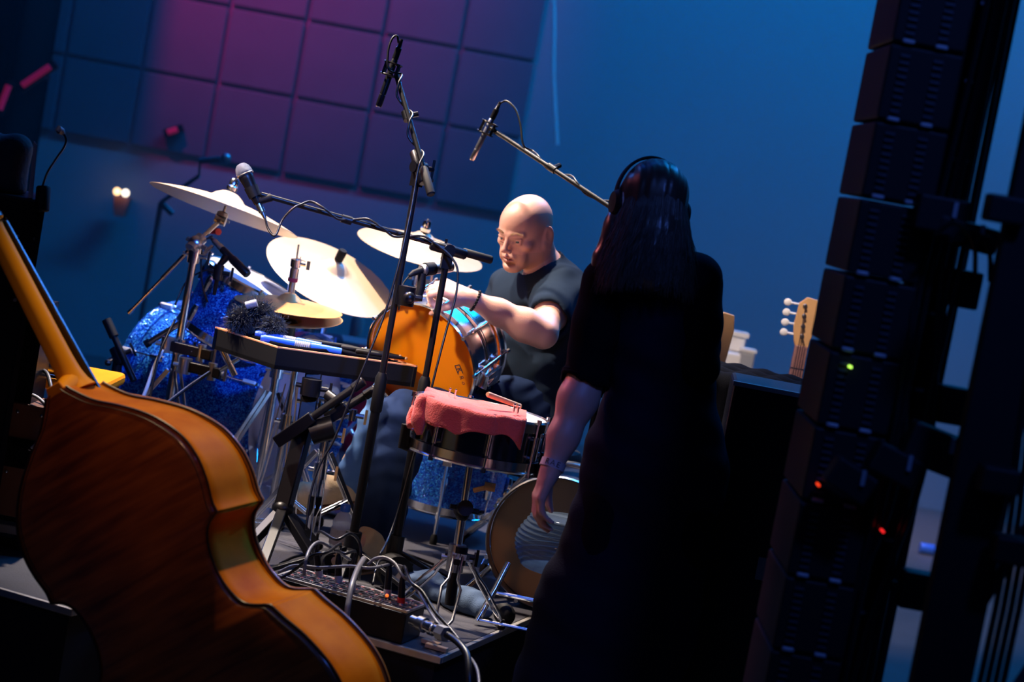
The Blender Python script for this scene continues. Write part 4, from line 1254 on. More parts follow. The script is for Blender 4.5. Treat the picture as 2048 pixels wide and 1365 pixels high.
# stand B: vocal stand with the dynamic microphone
dB = 5.74
jB = P(897, 500, dB); bB = Vector((jB.x, jB.y, RZ))
tipB = P(522, 389, 5.60); endB = P(982, 520, 5.78)
mic_stand('microphone_stand', 'black boom stand whose long boom reaches left to the vocal microphone', bB, jB, tipB, endB, angs=(2, 42, 82), foot=.24, clutch_at=.565)
t = thing('vocal_microphone', 'black handheld vocal microphone with round grey grille on the long boom', 'microphone', P(500, 372, 5.6))
hd = P(486, 340, 5.6); tl = P(517, 408, 5.6); d = (tl - hd).normalized(); LL = (tl - hd).length
b = MB(); b.tube([hd + d * .012, hd + d * .022, hd + d * .03, hd + d * LL * .6, tl - d * .004, tl], [.019, .0215, .020, .0155, .0125, .011], 20); b.build('body', M['blackmetal'], t)
M['grille'] = mk('grey_mesh_grille', (.12, .14, .19), .5, .4, .2, 60, .9, 900)
b = MB(); b.lathe([(.0, -.020), (.012, -.017), (.020, -.008), (.0235, .004), (.0245, .012), (.022, .018)], hd, d, 20); part_label(b.build('grille', M['grille'], t), 'round grey mesh grille')
b = MB(); b.ring(hd + d * .014, d, .0235, .0022, 24, 6); b.build('band', M['steel'], t)
b = MB(); b.tube([hd + d * LL * .50, hd + d * LL * .80], [.020, .018], 16); b.tube([hd + d * LL * .66, hd + d * LL * .66 + (tipB - hd).normalized() * .03, tipB + (endB - tipB).normalized() * .03], [.010, .012, .012], 12); b.build('clip', M['rubber'], t)
b = MB(); xlr(b, tl, d, .045); b.build('plug', M['steel'], t)
pl = tl + d * .045
cb = [pl, P(535, 455, 5.58), P(545, 470, 5.57), P(553, 468, 5.57), P(565, 440, 5.58), P(585, 418, 5.58), P(600, 410, 5.585)] + w(P(620, 412, 5.615), P(872, 490, 5.715), 9, .013, 1.2) + [P(900, 512, 5.70), P(915, 540, 5.69), P(912, 590, 5.68), P(893, 660, 5.66), P(872, 740, 5.63), P(845, 850, 5.6), P(822, 930, 5.57), P(800, 1010, 5.55), P(780, 1070, 5.5), P(760, 1110, 5.4)]
cable('microphone_cable', 'black cable looped under the vocal microphone and wound along the long boom', cb, .0034)

# stand C: overhead on the right, its pole hidden behind the woman
tipC = P(982, 257, 6.31); jC = P(1262, 440, 6.0); endC = P(1330, 486, 5.92); bC = Vector((jC.x, jC.y, RZ))
C_end_ok = G(1262, 440, RZ)
bC = Vector((jC.x, jC.y, 0))
mic_stand('microphone_stand', 'black boom stand hidden behind the woman, its boom rising left over the bald head', bC, jC, tipC, endC, angs=(75, 105, 265), foot=.20)
pencil_mic('microphone', 'silver pencil microphone in a black shock mount above the bald man', P(984, 238, 6.31), P(944, 320, 6.33), 'steel', shock=True, r=.0095, tipmat='wood')
cc = [P(997, 212, 6.30), P(1003, 205, 6.30), P(1015, 203, 6.29), P(1032, 220, 6.27), P(1041, 250, 6.25), P(1047, 290, 6.23)] + w(P(1060, 306, 6.23), P(1215, 408, 6.05), 8, .012, .4)
cable('microphone_cable', 'black cable arching from the silver microphone to its boom above the bald man', cc, .0034)

# clip-on microphone over the lap drum and the clamp on stand A
t = thing('clip_microphone', 'silver side microphone on a black clip above the amber drum', 'microphone', P(850, 540, 5.80))
a, c = P(838, 541, 5.78), P(905, 533, 5.86); d = (c - a).normalized()
b = MB(); b.tube([a + d * .01, a + d * .014, c - d * .006, c], [.012, .0165, .0165, .010], 16); part_label(b.build('body', M['alu'], t), 'silver body')
b = MB(); b.tube([a + d * .022, a + d * .055], [.020, .019], 16); b.tube([a + d * .012 - CV(0, 1, 0) * .01, P(842, 575, 5.79), P(836, 592, 5.79), P(836, 600, 5.79)], [.012, .013, .013, .010], 12); b.build('clip', M['rubber'], t)
b = MB(); b.tube([a + d * .012, a - d * .02 + CV(0, -1, 0) * .006, P(818, 552, 5.76)], [.010, .0095, .005], 10); b.build('plug', M['rubber'], t)
b = MB(); b.cyl(P(826, 594, 5.79), P(842, 597, 5.79), .010, n=12); b.cyl(P(836, 598, 5.79), P(815, 600, 5.70), .008, n=10); clamp(b, P(812, 592, 5.68), UP, .026, .055, False); b.ball(P(818, 596, 5.64), .018, 10); b.build('clamp', M['blackmetal'], t)
b = MB(); b.tube(spline([P(818, 552, 5.76), P(806, 568, 5.74), P(800, 590, 5.72), P(798, 620, 5.70)], 5), .0025, 6); b.build('lead', M['cable'], t)

# small condenser over the rack tom, on a gooseneck clamped to the boom stand
a, c = P(443, 497, 6.46), P(496, 550, 6.42); d = (c - a).normalized()
t = thing('tom_microphone', 'black pencil microphone pointing down at the rack tom under the left crash', 'microphone', a.lerp(c, .5))
b = MB(); b.tube([a, a + d * .005, a + d * .05, a + d * .055, c - d * .004, c], [.009, .012, .012, .0145, .0145, .012], 16); b.build('body', M['blackmetal'], t)
b = MB(); b.cyl(a - d * .012, a + d * .002, .011, n=12); xlr(b, a - d * .01, -d, .05); b.build('plug', M['steel'], t)
b = MB(); q = a.lerp(c, .25); b.tube([q, P(440, 530, 6.46), P(428, 590, 6.47)], [.015, .010, .006], 12); clamp(b, P(437, 545, 6.46), UP, .016, .05); b.build('arm', M['blackmetal'], t)
b = MB(); e = a - d * .058; b.tube(spline([e, P(424, 474, 6.46), P(408, 484, 6.45), P(402, 520, 6.44), P(405, 570, 6.44), P(415, 605, 6.45)], 6), .0032, 7); b.build('lead', M['cable'], t)
# flat black clamps and trays in front of the bass drum
for k, (a, c, lb) in enumerate(((P(335, 690, 6.40), P(425, 712, 6.36), 'black flat bar clamp in front of the bass drum, upper of two'), (P(370, 732, 6.34), P(442, 748, 6.32), 'black flat bar clamp in front of the bass drum, lower of two'))):
    t = thing('bar_clamp', lb, 'clamp', a.lerp(c, .5), None, 'bar clamps on the cymbal stand')
    b = MB(); b.bar(a, c, .034, .028, UP); b.build('bar', M['blackmetal'], t, bevel=.004)
    b = MB(); clamp(b, a, UP, .022, .05); b.build('jaw', M['steel'], t); b = MB(); clamp(b, a.lerp(c, .75), UP, .015, .055); b.build('jaw', M['steel'], t)
    if k == 1:
        b = MB(); b.cyl(P(445, 700, 6.3), P(470, 752, 6.3), .011, n=10); b.cyl(P(440, 742, 6.3), P(478, 718, 6.3), .007, n=8); b.build('jaw', M['chrome'], t)
b = MB(); b.tube([P(330, 810, 6.2), P(380, 772, 6.25), P(420, 745, 6.3)], .006, 8); tag(b.build('support_rod', M['blackmetal']), 'thin black rod slanting up across the blue bass drum', 'rod')
t = thing('boom_tube', 'short dark rubber tipped tube at the left of the bass drum top', 'tube', P(320, 672, 6.5))
b = MB(); b.cyl(P(294, 688, 6.5), P(372, 640, 6.45), .010, n=10); b.build('tube', M['steel'], t)
b = MB(); b.cyl(P(290, 690, 6.5), P(300, 684, 6.5), .013, n=10); b.build('rubber_tip', M['rubber'], t)
# small square-headed blackboard plate of the sixth cable run: white cable along the bass drum
cable('white_cable', 'white cable running down the left side of the blue bass drum', [P(325, 700, 6.36), P(308, 735, 6.34), P(296, 770, 6.3), P(285, 800, 6.27), P(276, 840, 6.22)], .006, 'white')
cable('lead', 'black lead running beside the white cable down the bass drum', [P(350, 640, 6.4), P(322, 700, 6.33), P(310, 745, 6.3), P(300, 800, 6.25), P(296, 850, 6.2)], .004)
cable('lead', 'thin black lead curling from the tom microphone to the rack tom rim', [P(350, 610, 6.45), P(372, 565, 6.47), P(400, 545, 6.47), P(432, 536, 6.47)], .003)

# ================================================================== man with the drum on his lap
def head_parts(S, c, R, k=1.0, jaw=1.0):
    """R columns: right, forward, up of the head; c: centre of the skull"""
    R = np.array(R); c = np.array(c)
    W_ = lambda x, y, z: c + R @ (np.array([x, y, z]) * k)
    S.ell(W_(0, -.012, .030), np.array([.075, .097, .088]) * k, R, .02)           # cranium
    S.ell(W_(0, .028, .024), np.array([.064, .062, .068]) * k, R, .03)            # forehead
    S.ell(W_(0, .032, -.045), np.array([.054, .058, .072]) * k, R, .03)           # mid face
    S.cone(W_(-.053, -.004, -.052), W_(-.017, .070, -.104), .018 * k, .017 * k, .024)   # jaw
    S.cone(W_(.053, -.004, -.052), W_(.017, .070, -.104), .018 * k, .017 * k, .024)
    S.ell(W_(0, .079, -.107), np.array([.019, .014, .014]) * k, R, .014)          # chin
    S.ell(W_(0, .084, -.091), np.array([.020, .010, .006]) * k, R, .008, True)    # hollow above the chin
    for s in (-1, 1):
        S.cone(W_(s * .010, .091, .010), W_(s * .046, .077, .012), .0085 * k, .0075 * k, .010)   # brow ridge
        S.ell(W_(s * .049, .058, -.028), np.array([.017, .017, .014]) * k, R, .018)            # cheekbone
        S.ell(W_(s * .029, .101, -.009), np.array([.0175, .017, .0095]) * k, R, .007, True)      # eye socket
        S.ell(W_(s * .031, .0765, -.0085), np.array([.0160, .0155, .0150]) * k, R, .004)          # lids over the eyeball
        S.cone(W_(s * .0215, .0950, -.0112), W_(s * .0405, .0905, -.0105), .0046 * k, .0042 * k, .001, True)   # slit between the lids
        S.cone(W_(s * .015, .0915, -.0025), W_(s * .045, .0840, -.0020), .0042 * k, .0036 * k, .003)   # heavy upper lid
        S.cone(W_(s * .018, .0885, -.0190), W_(s * .042, .0835, -.0195), .0034 * k, .003 * k, .005)    # bag under the eye
        S.cone(W_(s * .020, .098, -.052), W_(s * .034, .080, -.082), .0040 * k, .0045 * k, .006, True)    # fold beside the mouth
        S.ell(W_(s * .036, .068, -.068), np.array([.016, .014, .022]) * k, R, .014)             # cheek beside the fold
        S.ell(W_(s * .081, -.016, -.004), np.array([.0080, .021, .033]) * k, R @ np.array(Matrix.Rotation(s * .50, 3, 'Z')), .003)   # ear
        S.ell(W_(s * .0895, -.011, -.001), np.array([.0060, .012, .021]) * k, R @ np.array(Matrix.Rotation(s * .50, 3, 'Z')), .003, True)
        S.ell(W_(s * .078, -.004, -.033), np.array([.006, .009, .010]) * k, R, .004)
    S.cone(W_(0, .092, .002), W_(0, .1135, -.036), .0070 * k, .0100 * k, .010)       # nose
    S.ell(W_(0, .114, -.040), np.array([.0105, .0095, .0085]) * k, R, .006)
    for s in (-1, 1):
        S.ell(W_(s * .0125, .103, -.044), np.array([.0075, .010, .0075]) * k, R, .004)
        S.ell(W_(s * .0070, .108, -.0515), np.array([.0035, .0055, .0035]) * k, R, .002, True)
        S.cone(W_(s * .0205, .104, -.042), W_(s * .0205, .094, -.050), .0022 * k, .0022 * k, .003, True)
    S.ell(W_(0, .084, -.068), np.array([.027, .014, .014]) * k, R, .010)
    S.cone(W_(-.019, .089, -.0680), W_(0, .0965, -.0655), .0040 * k, .0050 * k, .003); S.cone(W_(.019, .089, -.0680), W_(0, .0965, -.0655), .0040 * k, .0050 * k, .003)
    S.cone(W_(-.016, .090, -.0770), W_(0, .0955, -.0785), .0044 * k, .0056 * k, .003); S.cone(W_(.016, .090, -.0770), W_(0, .0955, -.0785), .0044 * k, .0056 * k, .003)
    S.cone(W_(-.021, .0935, -.0722), W_(.021, .0935, -.0722), .0030 * k, .0030 * k, .0015, True); S.cone(W_(0, .1005, -.0722), W_(.001, .1005, -.0722), .0038 * k, .0038 * k, .0015, True)
    return W_


def hand(S, wrist, knuck, palm_n, curl, side, k=1.0, spread=.10, thumb=None, thick=.013):
    """wrist, middle-knuckle position, palm normal (towards the inside of the hand), curl per joint in radians"""
    w = np.array(wrist); kn = np.array(knuck); f = kn - w; L_ = np.linalg.norm(f); f /= L_
    n = np.array(palm_n, float); n -= f * (n @ f); n /= np.linalg.norm(n); s = np.cross(f, n) * side
    S.cone(w, w + f * L_ * .35, .026 * k, .030 * k, .02, flat=(n, .72))
    for q in (-.9, -.3, .3, .9):
        S.cone(w + f * L_ * .3 + s * q * .022 * k, kn + s * q * .030 * k - f * abs(q) * .006, .0145 * k, .0125 * k, .010)
    ln = [.040, .044, .041, .033]; ln2 = [.025, .029, .027, .021]; ln3 = [.021, .023, .022, .019]
    tips = []
    for i, q in enumerate((-.95, -.32, .32, .95)):
        p = kn + s * q * .029 * k - f * abs(q) * .006; d = f + s * q * spread; d /= np.linalg.norm(d)
        c = curl[i] if hasattr(curl[i], '__len__') else (curl[i], curl[i] * 1.1, curl[i] * .8); a = 0
        rr = [.0105, .0095, .0085, .0075]
        for j, l in enumerate((ln[i], ln2[i], ln3[i])):
            a += c[j]; dd = d * math.cos(a) + n * math.sin(a); e = p + dd * l * k
            S.cone(p, e, rr[j] * k * (.9 if i == 3 else 1), rr[j + 1] * k * (.9 if i == 3 else 1), .0035); p = e
        tips.append(p)
    th = thumb or (.75, .5, .35)
    p = w + f * L_ * .28 - s * .024 * k + n * .008; d = f * math.cos(th[0]) - s * math.sin(th[0]); d = d + n * th[2]; d /= np.linalg.norm(d)
    e = p + d * .042 * k; S.cone(p, e, .0155 * k, .0125 * k, .012)
    d2 = d * math.cos(th[1]) + (f * .7 + n * .7) * math.sin(th[1]); d2 /= np.linalg.norm(d2); e2 = e + d2 * .032 * k; S.cone(e, e2, .0115 * k, .0105 * k, .004)
    S.cone(e2, e2 + (d2 + n * .25) / np.linalg.norm(d2 + n * .25) * .024 * k, .0105 * k, .008 * k, .003)
    return tips


N3 = lambda v: np.array(v)
# head frame
hf = CV(-.60, -.27, .74); hu = CV(.14, .97, .18); hr = hf.cross(hu).normalized(); hu = hr.cross(hf).normalized()
HR = Matrix((hr, hf, hu)).transposed()
hc = P(1051, 462, 6.28)
neck0 = P(1092, 545, 6.34); neck1 = P(1068, 490, 6.30)
chest = P(1082, 640, 6.40); belly = P(1062, 735, 6.40); pelv = P(1062, 800, 6.42)
shL = P(1118, 585, 6.26); elL = P(1086, 668, 6.00); wrL = P(942, 598, 5.96)
shR = P(1020, 590, 6.58); elR = P(985, 690, 6.48); wrR = P(948, 640, 6.22)
hiL = P(1045, 812, 6.32); hiR = P(1020, 795, 6.52)
knL = P(806, 836, 5.97); anL = P(762, 1052, 6.02); toL = P(706, 1096, 5.90)
knR = P(792, 795, 6.34); anR = P(708, 968, 6.50); toR = P(626, 1000, 6.46)
for q, z in ((anL, RZ + .10), ): q.z = z
man = thing('person', 'bald man in dark t-shirt and blue jeans, seated and bent over the amber drum', 'person', Vector((pelv.x, pelv.y, RZ)))
allp = [hc, shL, elL, wrL, shR, pelv, knL, anL, toL, knR, toR, P(860, 590, 5.96)]
lo = [min(p[i] for p in allp) - .20 for i in range(3)]; hi = [max(p[i] for p in allp) + .20 for i in range(3)]
lo[2] = RZ + .01; hi[2] = hc.z + .16
S = Sculpt(lo, hi, .0042)
S2 = Sculpt([hc.x - .17, hc.y - .17, neck0.z - .02], [hc.x + .17, hc.y + .17, hc.z + .15], .0023)
W_ = head_parts(S2, hc, HR, .96)
for Q_ in (S, S2):
    e_ = 0 if Q_ is S2 else -.0015
    Q_.cone(neck0, neck1, .060 + e_, .054 + e_, .03); Q_.cone(neck1, N3(W_(0, -.035, -.03)), .054 + e_, .052 + e_, .025)
    Q_.cone(N3(W_(.045, -.02, -.05)), N3(neck0) + N3(hf) * .045, .014, .012, .02); Q_.cone(N3(W_(-.045, -.02, -.05)), N3(neck0) + N3(hf) * .045, .014, .012, .02)
S.chain([neck0, chest, belly, pelv], [.065, .095, .095, .10], .03)
S.chain([shL, shL.lerp(elL, .45), elL], [.058, .050, .041], .03)
S.ell(N3(shL.lerp(elL, .55)), [.046, .046, .046], None, .03)
S.chain([elL, elL.lerp(wrL, .25), elL.lerp(wrL, .62), wrL], [.039, .047, .036, .027], .03)
S.chain([shR, shR.lerp(elR, .5), elR, elR.lerp(wrR, .4), wrR], [.055, .048, .040, .042, .027], .03)
S.cone(neck0, shL, .045, .045, .03); S.cone(neck0, shR, .045, .045, .03)
S.chain([hiL, knL, anL], [.08, .055, .040], .03); S.chain([hiR, knR, anR], [.08, .055, .040], .03)
S.cone(anL, toL, .036, .028, .02); S.cone(anR, toR, .036, .028, .02)
kL = P(884, 573, 5.955); hand(S, wrL, kL, CV(-.15, -.75, -.6), [(.75, 1.2, .9)] * 4, -1, .98, .05, (.55, .7, .7))
kR = P(916, 622, 6.15); hand(S, wrR, kR, CV(-.4, -.8, .2), [(.5, .9, .6)] * 4, 1, .98, .06)


def pick_man(cn):
    d = (cn - np.array(hc)) @ np.array(HR)
    idx = np.zeros(len(cn), int)
    st = (d[:, 2] < -.052) & (d[:, 1] > .005) & (np.linalg.norm(d, axis=1) < .16) & (d[:, 2] > -.125)
    idx[st] = 1
    lip = (np.abs(d[:, 0]) < .0195 - 1.1 * np.abs(d[:, 2] + .0690)) & (d[:, 1] > .080) & (d[:, 2] < -.0590) & (d[:, 2] > -.0800)
    idx[lip] = 2
    return idx


S.build('body', [M['skin'], M['stubble'], M['lip']], man, pick_man, 1, S2)
hw = lambda x, y, z: Vector(W_(x, y, z))
for s in (-1, 1):
    e = hw(s * .031, .0770, -.0090); g = (HR @ Vector((-.25, 1, -.22))).normalized()
    b = MB(); b.ball(e, .0128, 16); ey_ = b.build('eye', M['eyewhite'], man, sharp=180)
    b = MB(); b.lathe([(.0058, .0112), (.0058, .0122), (.002, .0131), (0, .0132)], e, g, 14); b.build('iris', M['iris'], ey_)
    b = MB(); rnd = random.Random(11)
    for _ in range(60):
        q = rnd.random(); p = hw(s * (.012 + .036 * q), .0985 - .016 * q ** 1.5, .012 + .006 * math.sin(q * PI) + rnd.uniform(-.003, .003))
        d = (HR @ Vector((s * .9, .25, .25 + rnd.uniform(-.3, .3)))).normalized(); b.tube([p, p + d * .009], [.0006, .0002], 3, False)
    o = b.build('eyebrow', M['brow'], man); o['kind'] = 'stuff'
# bracelet
d = (elL - wrL).normalized(); q = wrL.lerp(elL, .06); b = MB(); Mx = frame(d)
for k in range(22):
    a = 2 * PI * k / 22; b.ball(q + Mx @ Vector((math.cos(a), math.sin(a), 0)) * .031, .0050, 8)
o = b.build('bracelet', M['ebony'], man); o['kind'] = 'stuff'; part_label(o, 'black bead bracelet')

# t-shirt
folds = lambda X, Y, Z: .0055 * np.sin(44 * X + 26 * Y - 34 * Z + 2 * np.sin(8 * Z)) * np.sin(9 * Z + 7 * X) + .0035 * np.sin(62 * Z - 38 * X + 9 + 2 * np.sin(11 * Y)) * np.sin(14 * X + 11 * Y)
S = Sculpt([min(shR.x, belly.x) - .30, 5.85, pelv.z - .16], [shL.x + .30, 6.85, neck0.z + .10], .0052)
tor = frame(UP, CV(1, 0, -.8))
bf = CV(-.74, 0, .67); bf.z = 0; bf.normalize(); br = bf.cross(UP)
TR = np.array(Matrix((br, bf, UP)).transposed())
S.ell(N3(chest) + np.array([0, 0, .02]), [.205, .135, .19], TR, .06)
S.ell(N3(belly), [.178, .138, .17], TR, .08); S.ell(N3(pelv) + np.array([0, 0, .0]), [.180, .142, .12], TR, .08)
S.cone(N3(neck0) - np.array([0, 0, .045]), shL, .072, .075, .05); S.cone(N3(neck0) - np.array([0, 0, .045]), shR, .072, .072, .05)
sl = N3(shL.lerp(elL, .56)); S.chain([shL, sl], [.082, .074], .04)
slr = N3(shR.lerp(elR, .5)); S.chain([shR, slr], [.078, .066], .04)
S.cone(N3(neck0) - np.array([0, 0, .06]), N3(neck0) + np.array([0, 0, .012]), .080, .070, .03)
S.ripple(folds)
sd_ = N3((elL - shL).normalized()); S.cone(N3(shL.lerp(elL, .66)), N3(shL.lerp(elL, .95)), .058, .058, .012, True)
S.cone(neck0, N3(W_(0, -.02, -.05)), .064, .085, .006, True)
sdr = N3((elR - shR).normalized()); S.cone(N3(shR.lerp(elR, .55)), N3(shR.lerp(elR, .9)), .052, .052, .004, True)
S.build('t_shirt', M['tee'], man, None, 2)
# jeans: shade painted into the nearer leg, light into the further one
fj = lambda X, Y, Z: .0045 * np.sin(70 * Z + 26 * X + 3 * np.sin(19 * Y)) * np.sin(6 * Z + 4 + 5 * X) ** 2 + .003 * np.sin(105 * Z - 45 * X + 5 + 2 * np.sin(25 * X)) * np.sin(9 * Z + 12 * Y)
pts = [hiL, hiR, knL, knR, anL, anR, pelv]
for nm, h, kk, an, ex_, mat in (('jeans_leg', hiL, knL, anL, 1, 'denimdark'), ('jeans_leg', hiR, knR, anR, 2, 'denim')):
    pp = [h, kk, an]; lo = [min(p[i] for p in pp) - .15 for i in range(3)]; hi = [max(p[i] for p in pp) + .15 for i in range(3)]
    S = Sculpt(lo, hi, .0055)
    S.chain([h, h.lerp(kk, .5), kk], [.105, .090, .074], .03)
    S.ell(kk, [.078, .078, .078], None, .02)
    S.chain([kk, kk.lerp(an, .3), kk.lerp(an, .8), an + (an - kk).normalized() * .00], [.070, .074, .062, .066], .03)
    S.ell(N3(pelv.lerp(h, .5)), [.12, .12, .11], None, .05)
    S.ripple(fj)
    ad = N3((an - kk).normalized()); S.plane(N3(an) + ad * .012, ad)
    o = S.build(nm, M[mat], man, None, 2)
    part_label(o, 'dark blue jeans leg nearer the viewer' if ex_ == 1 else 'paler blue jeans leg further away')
# boots
for nm, an, to, lb in (('boot', anL, toL, ''), ('boot', anR, toR, '')):
    f = (to - an); fz = Vector((f.x, f.y, 0)).normalized(); sd = UP.cross(fz); pit = .0 if nm and an is anL else .10
    sole_z = (RZ + .004) if an is anL else to.z - .035
    lo = [min(an[i], to[i]) - .14 for i in range(3)]; hi = [max(an[i], to[i]) + .14 for i in range(3)]; lo[2] = min(lo[2], sole_z - .06)
    S = Sculpt(lo, hi, .004)
    heel = Vector((an.x, an.y, 0)) - fz * .04; toe = Vector((an.x, an.y, 0)) + fz * .19
    hz = sole_z + (.05 if an is anR else 0)
    heel.z = hz + .045; toe.z = sole_z + .038
    S.chain([an + UP * .06, an + UP * .0, heel + UP * .02], [.054, .052, .046], .02)
    S.chain([heel, heel.lerp(toe, .5), toe - fz * .02, toe], [.044, .045, .046, .036], .03, (UP, .92))
    S.chain([an + UP * .01, heel.lerp(toe, .55) + UP * .03], [.050, .038], .03)
    S.ripple(lambda X, Y, Z: .0016 * np.sin(95 * X + 60 * Y + 40 * Z) * np.sin(33 * Z + 20 * X))
    S.plane(N3(heel) - np.array([0, 0, .033]), -N3((toe - heel).cross(sd) if (toe - heel).cross(sd).z > 0 else -(toe - heel).cross(sd)))
    bt_ = S.build('boot', M['suede'], man, None, 1)
    b = MB(); out = []
    for i in range(28):
        a = 2 * PI * i / 28; q = math.cos(a); s = math.sin(a); u = .5 - .5 * q
        p = heel.lerp(toe, .5) + (toe - heel).normalized() * (-q * ((toe - heel).length / 2 + .042)) + sd * s * (.037 + .011 * math.sin(PI * u))
        out.append(p - UP * .037)
    b.prism(out, -UP * .017); b.build('sole', M['sole'], bt_, bevel=.004)
    b = MB()
    for i in range(4):
        c = an.lerp(heel.lerp(toe, .62) + UP * .02, .35 + i * .17) + fz * .035 + UP * (.028 - i * .004)
        b.tube(spline([c - sd * .028 - UP * .012, c + UP * .010, c + sd * .028 - UP * .012], 4), .0028, 6)
    o = b.build('lace', M['tanedge'], bt_); o['kind'] = 'stuff'
# throne
th = Vector((pelv.x + .03, pelv.y + .02, RZ))
t = thing('drum_throne', 'round black drum stool the bald man sits on', 'stool', th)
b = MB(); b.lathe([(0, pelv.z - RZ - .235), (.15, pelv.z - RZ - .235), (.17, pelv.z - RZ - .22), (.175, pelv.z - RZ - .17), (.16, pelv.z - RZ - .145), (0, pelv.z - RZ - .14)], th, UP, 36); b.build('seat', M['rubber'], t)
column(t, th, [(.05, .26, .016), (.22, pelv.z - RZ - .23, .012)])
tripod(t, th, .22, .26, 'chrome', a0=.2)

# ================================================================== woman in black, seen from behind
def V3(*a): return np.array(a, float)


wh = P(1301, 413, 5.0); wn0 = P(1304, 520, 5.03); wn1 = P(1300, 450, 5.02)
wsL = P(1212, 556, 5.0); weL = P(1174, 752, 4.98); wwL = P(1102, 940, 4.93)
wsR = P(1402, 560, 5.0); weR = P(1398, 735, 4.96); wwR = P(1330, 800, 5.22)
wch = P(1315, 640, 5.05); wwa = P(1320, 790, 5.05); wpe = P(1312, 930, 5.05)
fl = lambda x, y: Vector((x, y, 0))
hx, hy = wpe.x, wpe.y
lf = fl(hx - .11, hy - .02); rf = fl(hx + .11, hy + .03)
woman = thing('person', 'woman in black with long brown hair and headphones, seen from behind', 'person', fl(hx, hy))
whf = CV(-.30, -.10, -.95); whu = UP.copy() + CV(0, 0, 0) * 0; whr = whf.cross(UP).normalized(); whu = whr.cross(whf).normalized(); WR = Matrix((whr, whf, whu)).transposed()
S = Sculpt([P(1080, 700, 5).x - .12, 4.55, .0], [P(1460, 600, 5).x + .15, 5.45, wh.z + .2], .0055)
Ww = head_parts(S, wh, WR, .96)
S.cone(wn0, wn1, .058, .052, .04); S.cone(wn1, wh, .052, .05, .03)
S.chain([wn0, wch, wwa, wpe], [.055, .075, .075, .09], .04)
S.chain([wn0, wsL, wsL.lerp(weL, .5), weL], [.045, .044, .042, .040], .03); S.chain([wn0, wsR, wsR.lerp(weR, .5), weR, wwR], [.045, .044, .040, .034, .026], .03)
S.chain([weL, weL.lerp(wwL, .25), weL.lerp(wwL, .65), wwL], [.043, .047, .036, .0265], .03)
wk = P(1076, 998, 4.93); hand(S, wwL, wk, CV(1, .1, -.2), [(.34, .55, .35), (.36, .55, .35), (.40, .55, .4), (.46, .55, .4)], 1, 1.0, .02, (.45, .3, .5))
for s_, ft in ((-1, lf), (1, rf)):
    hp = Vector((hx + s_ * .085, hy, wpe.z - .03)); S.chain([hp, Vector((ft.x, ft.y, .46)), ft + UP * .09], [.085, .058, .040], .03); S.cone(ft + UP * .07, ft + UP * .05 + Vector((whf.x, whf.y, 0)).normalized() * .14, .038, .030, .02)
S.build('body', M['skin2'], woman, None, 2)
fw = lambda X, Y, Z: .004 * np.sin(30 * Z + 14 * X) * np.sin(11 * X + 3 * Z) + .002 * np.sin(70 * Z + 20 * X)
wf2 = Vector((whf.x, whf.y, 0)).normalized() ; wr2 = wf2.cross(UP)
BR = np.array(Matrix((Vector((1, 0, 0)), Vector((0, 1, 0)), UP)).transposed())
S = Sculpt([P(1080, 700, 5).x - .1, 4.7, .02], [P(1460, 600, 5).x + .2, 5.42, wn0.z + .09], .006)
S.ell(V3(*wch), [.163, .115, .17], BR, .06); S.ell(V3(*wwa), [.135, .108, .19], BR, .08); S.ell(V3(*wpe), [.180, .13, .19], BR, .08)
S.chain([V3(*wpe) - V3(.0, 0, .06), V3(hx - .025, hy, .56), V3(hx - .045, hy, .34)], [.175, .20, .215], .06, ((0, 1, 0), .55))
S.cone(V3(*wn0) - V3(0, 0, .038), V3(*wsL) + V3(.012, 0, .006), .066, .062, .05); S.cone(V3(*wn0) - V3(0, 0, .038), V3(*wsR) + V3(-.012, 0, .006), .066, .062, .05)
S.cone(V3(*wn0) - V3(0, 0, .05), V3(*wn0) + V3(0, 0, .012), .07, .062, .03)
S.ripple(fw)
S.cone(V3(*wn0), V3(*wh), .056, .09, .006, True)
for e, q, sg in ((wsL, weL, -1), (wsR, weR, 1)):
    S.plane(V3(*e) + V3(sg * .030, 0, 0), V3(sg, 0, -.12)) if False else None
S.plane(V3(0, 0, .30), V3(0, 0, -1))
part_label(S.build('vest', mk('navy_black_vest', (.007, .008, .020), .9, 0, .3, 30, .2, 300, spec=.05), woman, None, 2), 'long sleeveless black vest')
for e, q, w_, cut in ((wsL, weL, wwL, True), (wsR, weR, wwR, False)):
    pp = [e, q, w_]; S = Sculpt([min(p_[i] for p_ in pp) - .12 for i in range(3)], [max(p_[i] for p_ in pp) + .12 for i in range(3)], .005)
    if cut:
        S.chain([e - UP * .01, e.lerp(q, .5), q.lerp(w_, .05)], [.060, .058, .060], .03)
        S.ripple(lambda X, Y, Z: .0035 * np.sin(75 * Z + 25 * X + 2 * np.sin(30 * Y)) * np.clip((q.z + .16 - Z) * 7, 0, 1)); S.cone(V3(*q.lerp(w_, .065)), V3(*q.lerp(w_, .5)), .056, .056, .004, True)
    else:
        S.chain([e - UP * .01, e.lerp(q, .5), q, q.lerp(w_, .6)], [.058, .052, .046, .040], .03)
    part_label(S.build('sleeve', M['blackcloth'], woman, None, 2), 'rolled up black sleeve' if cut else 'black sleeve')
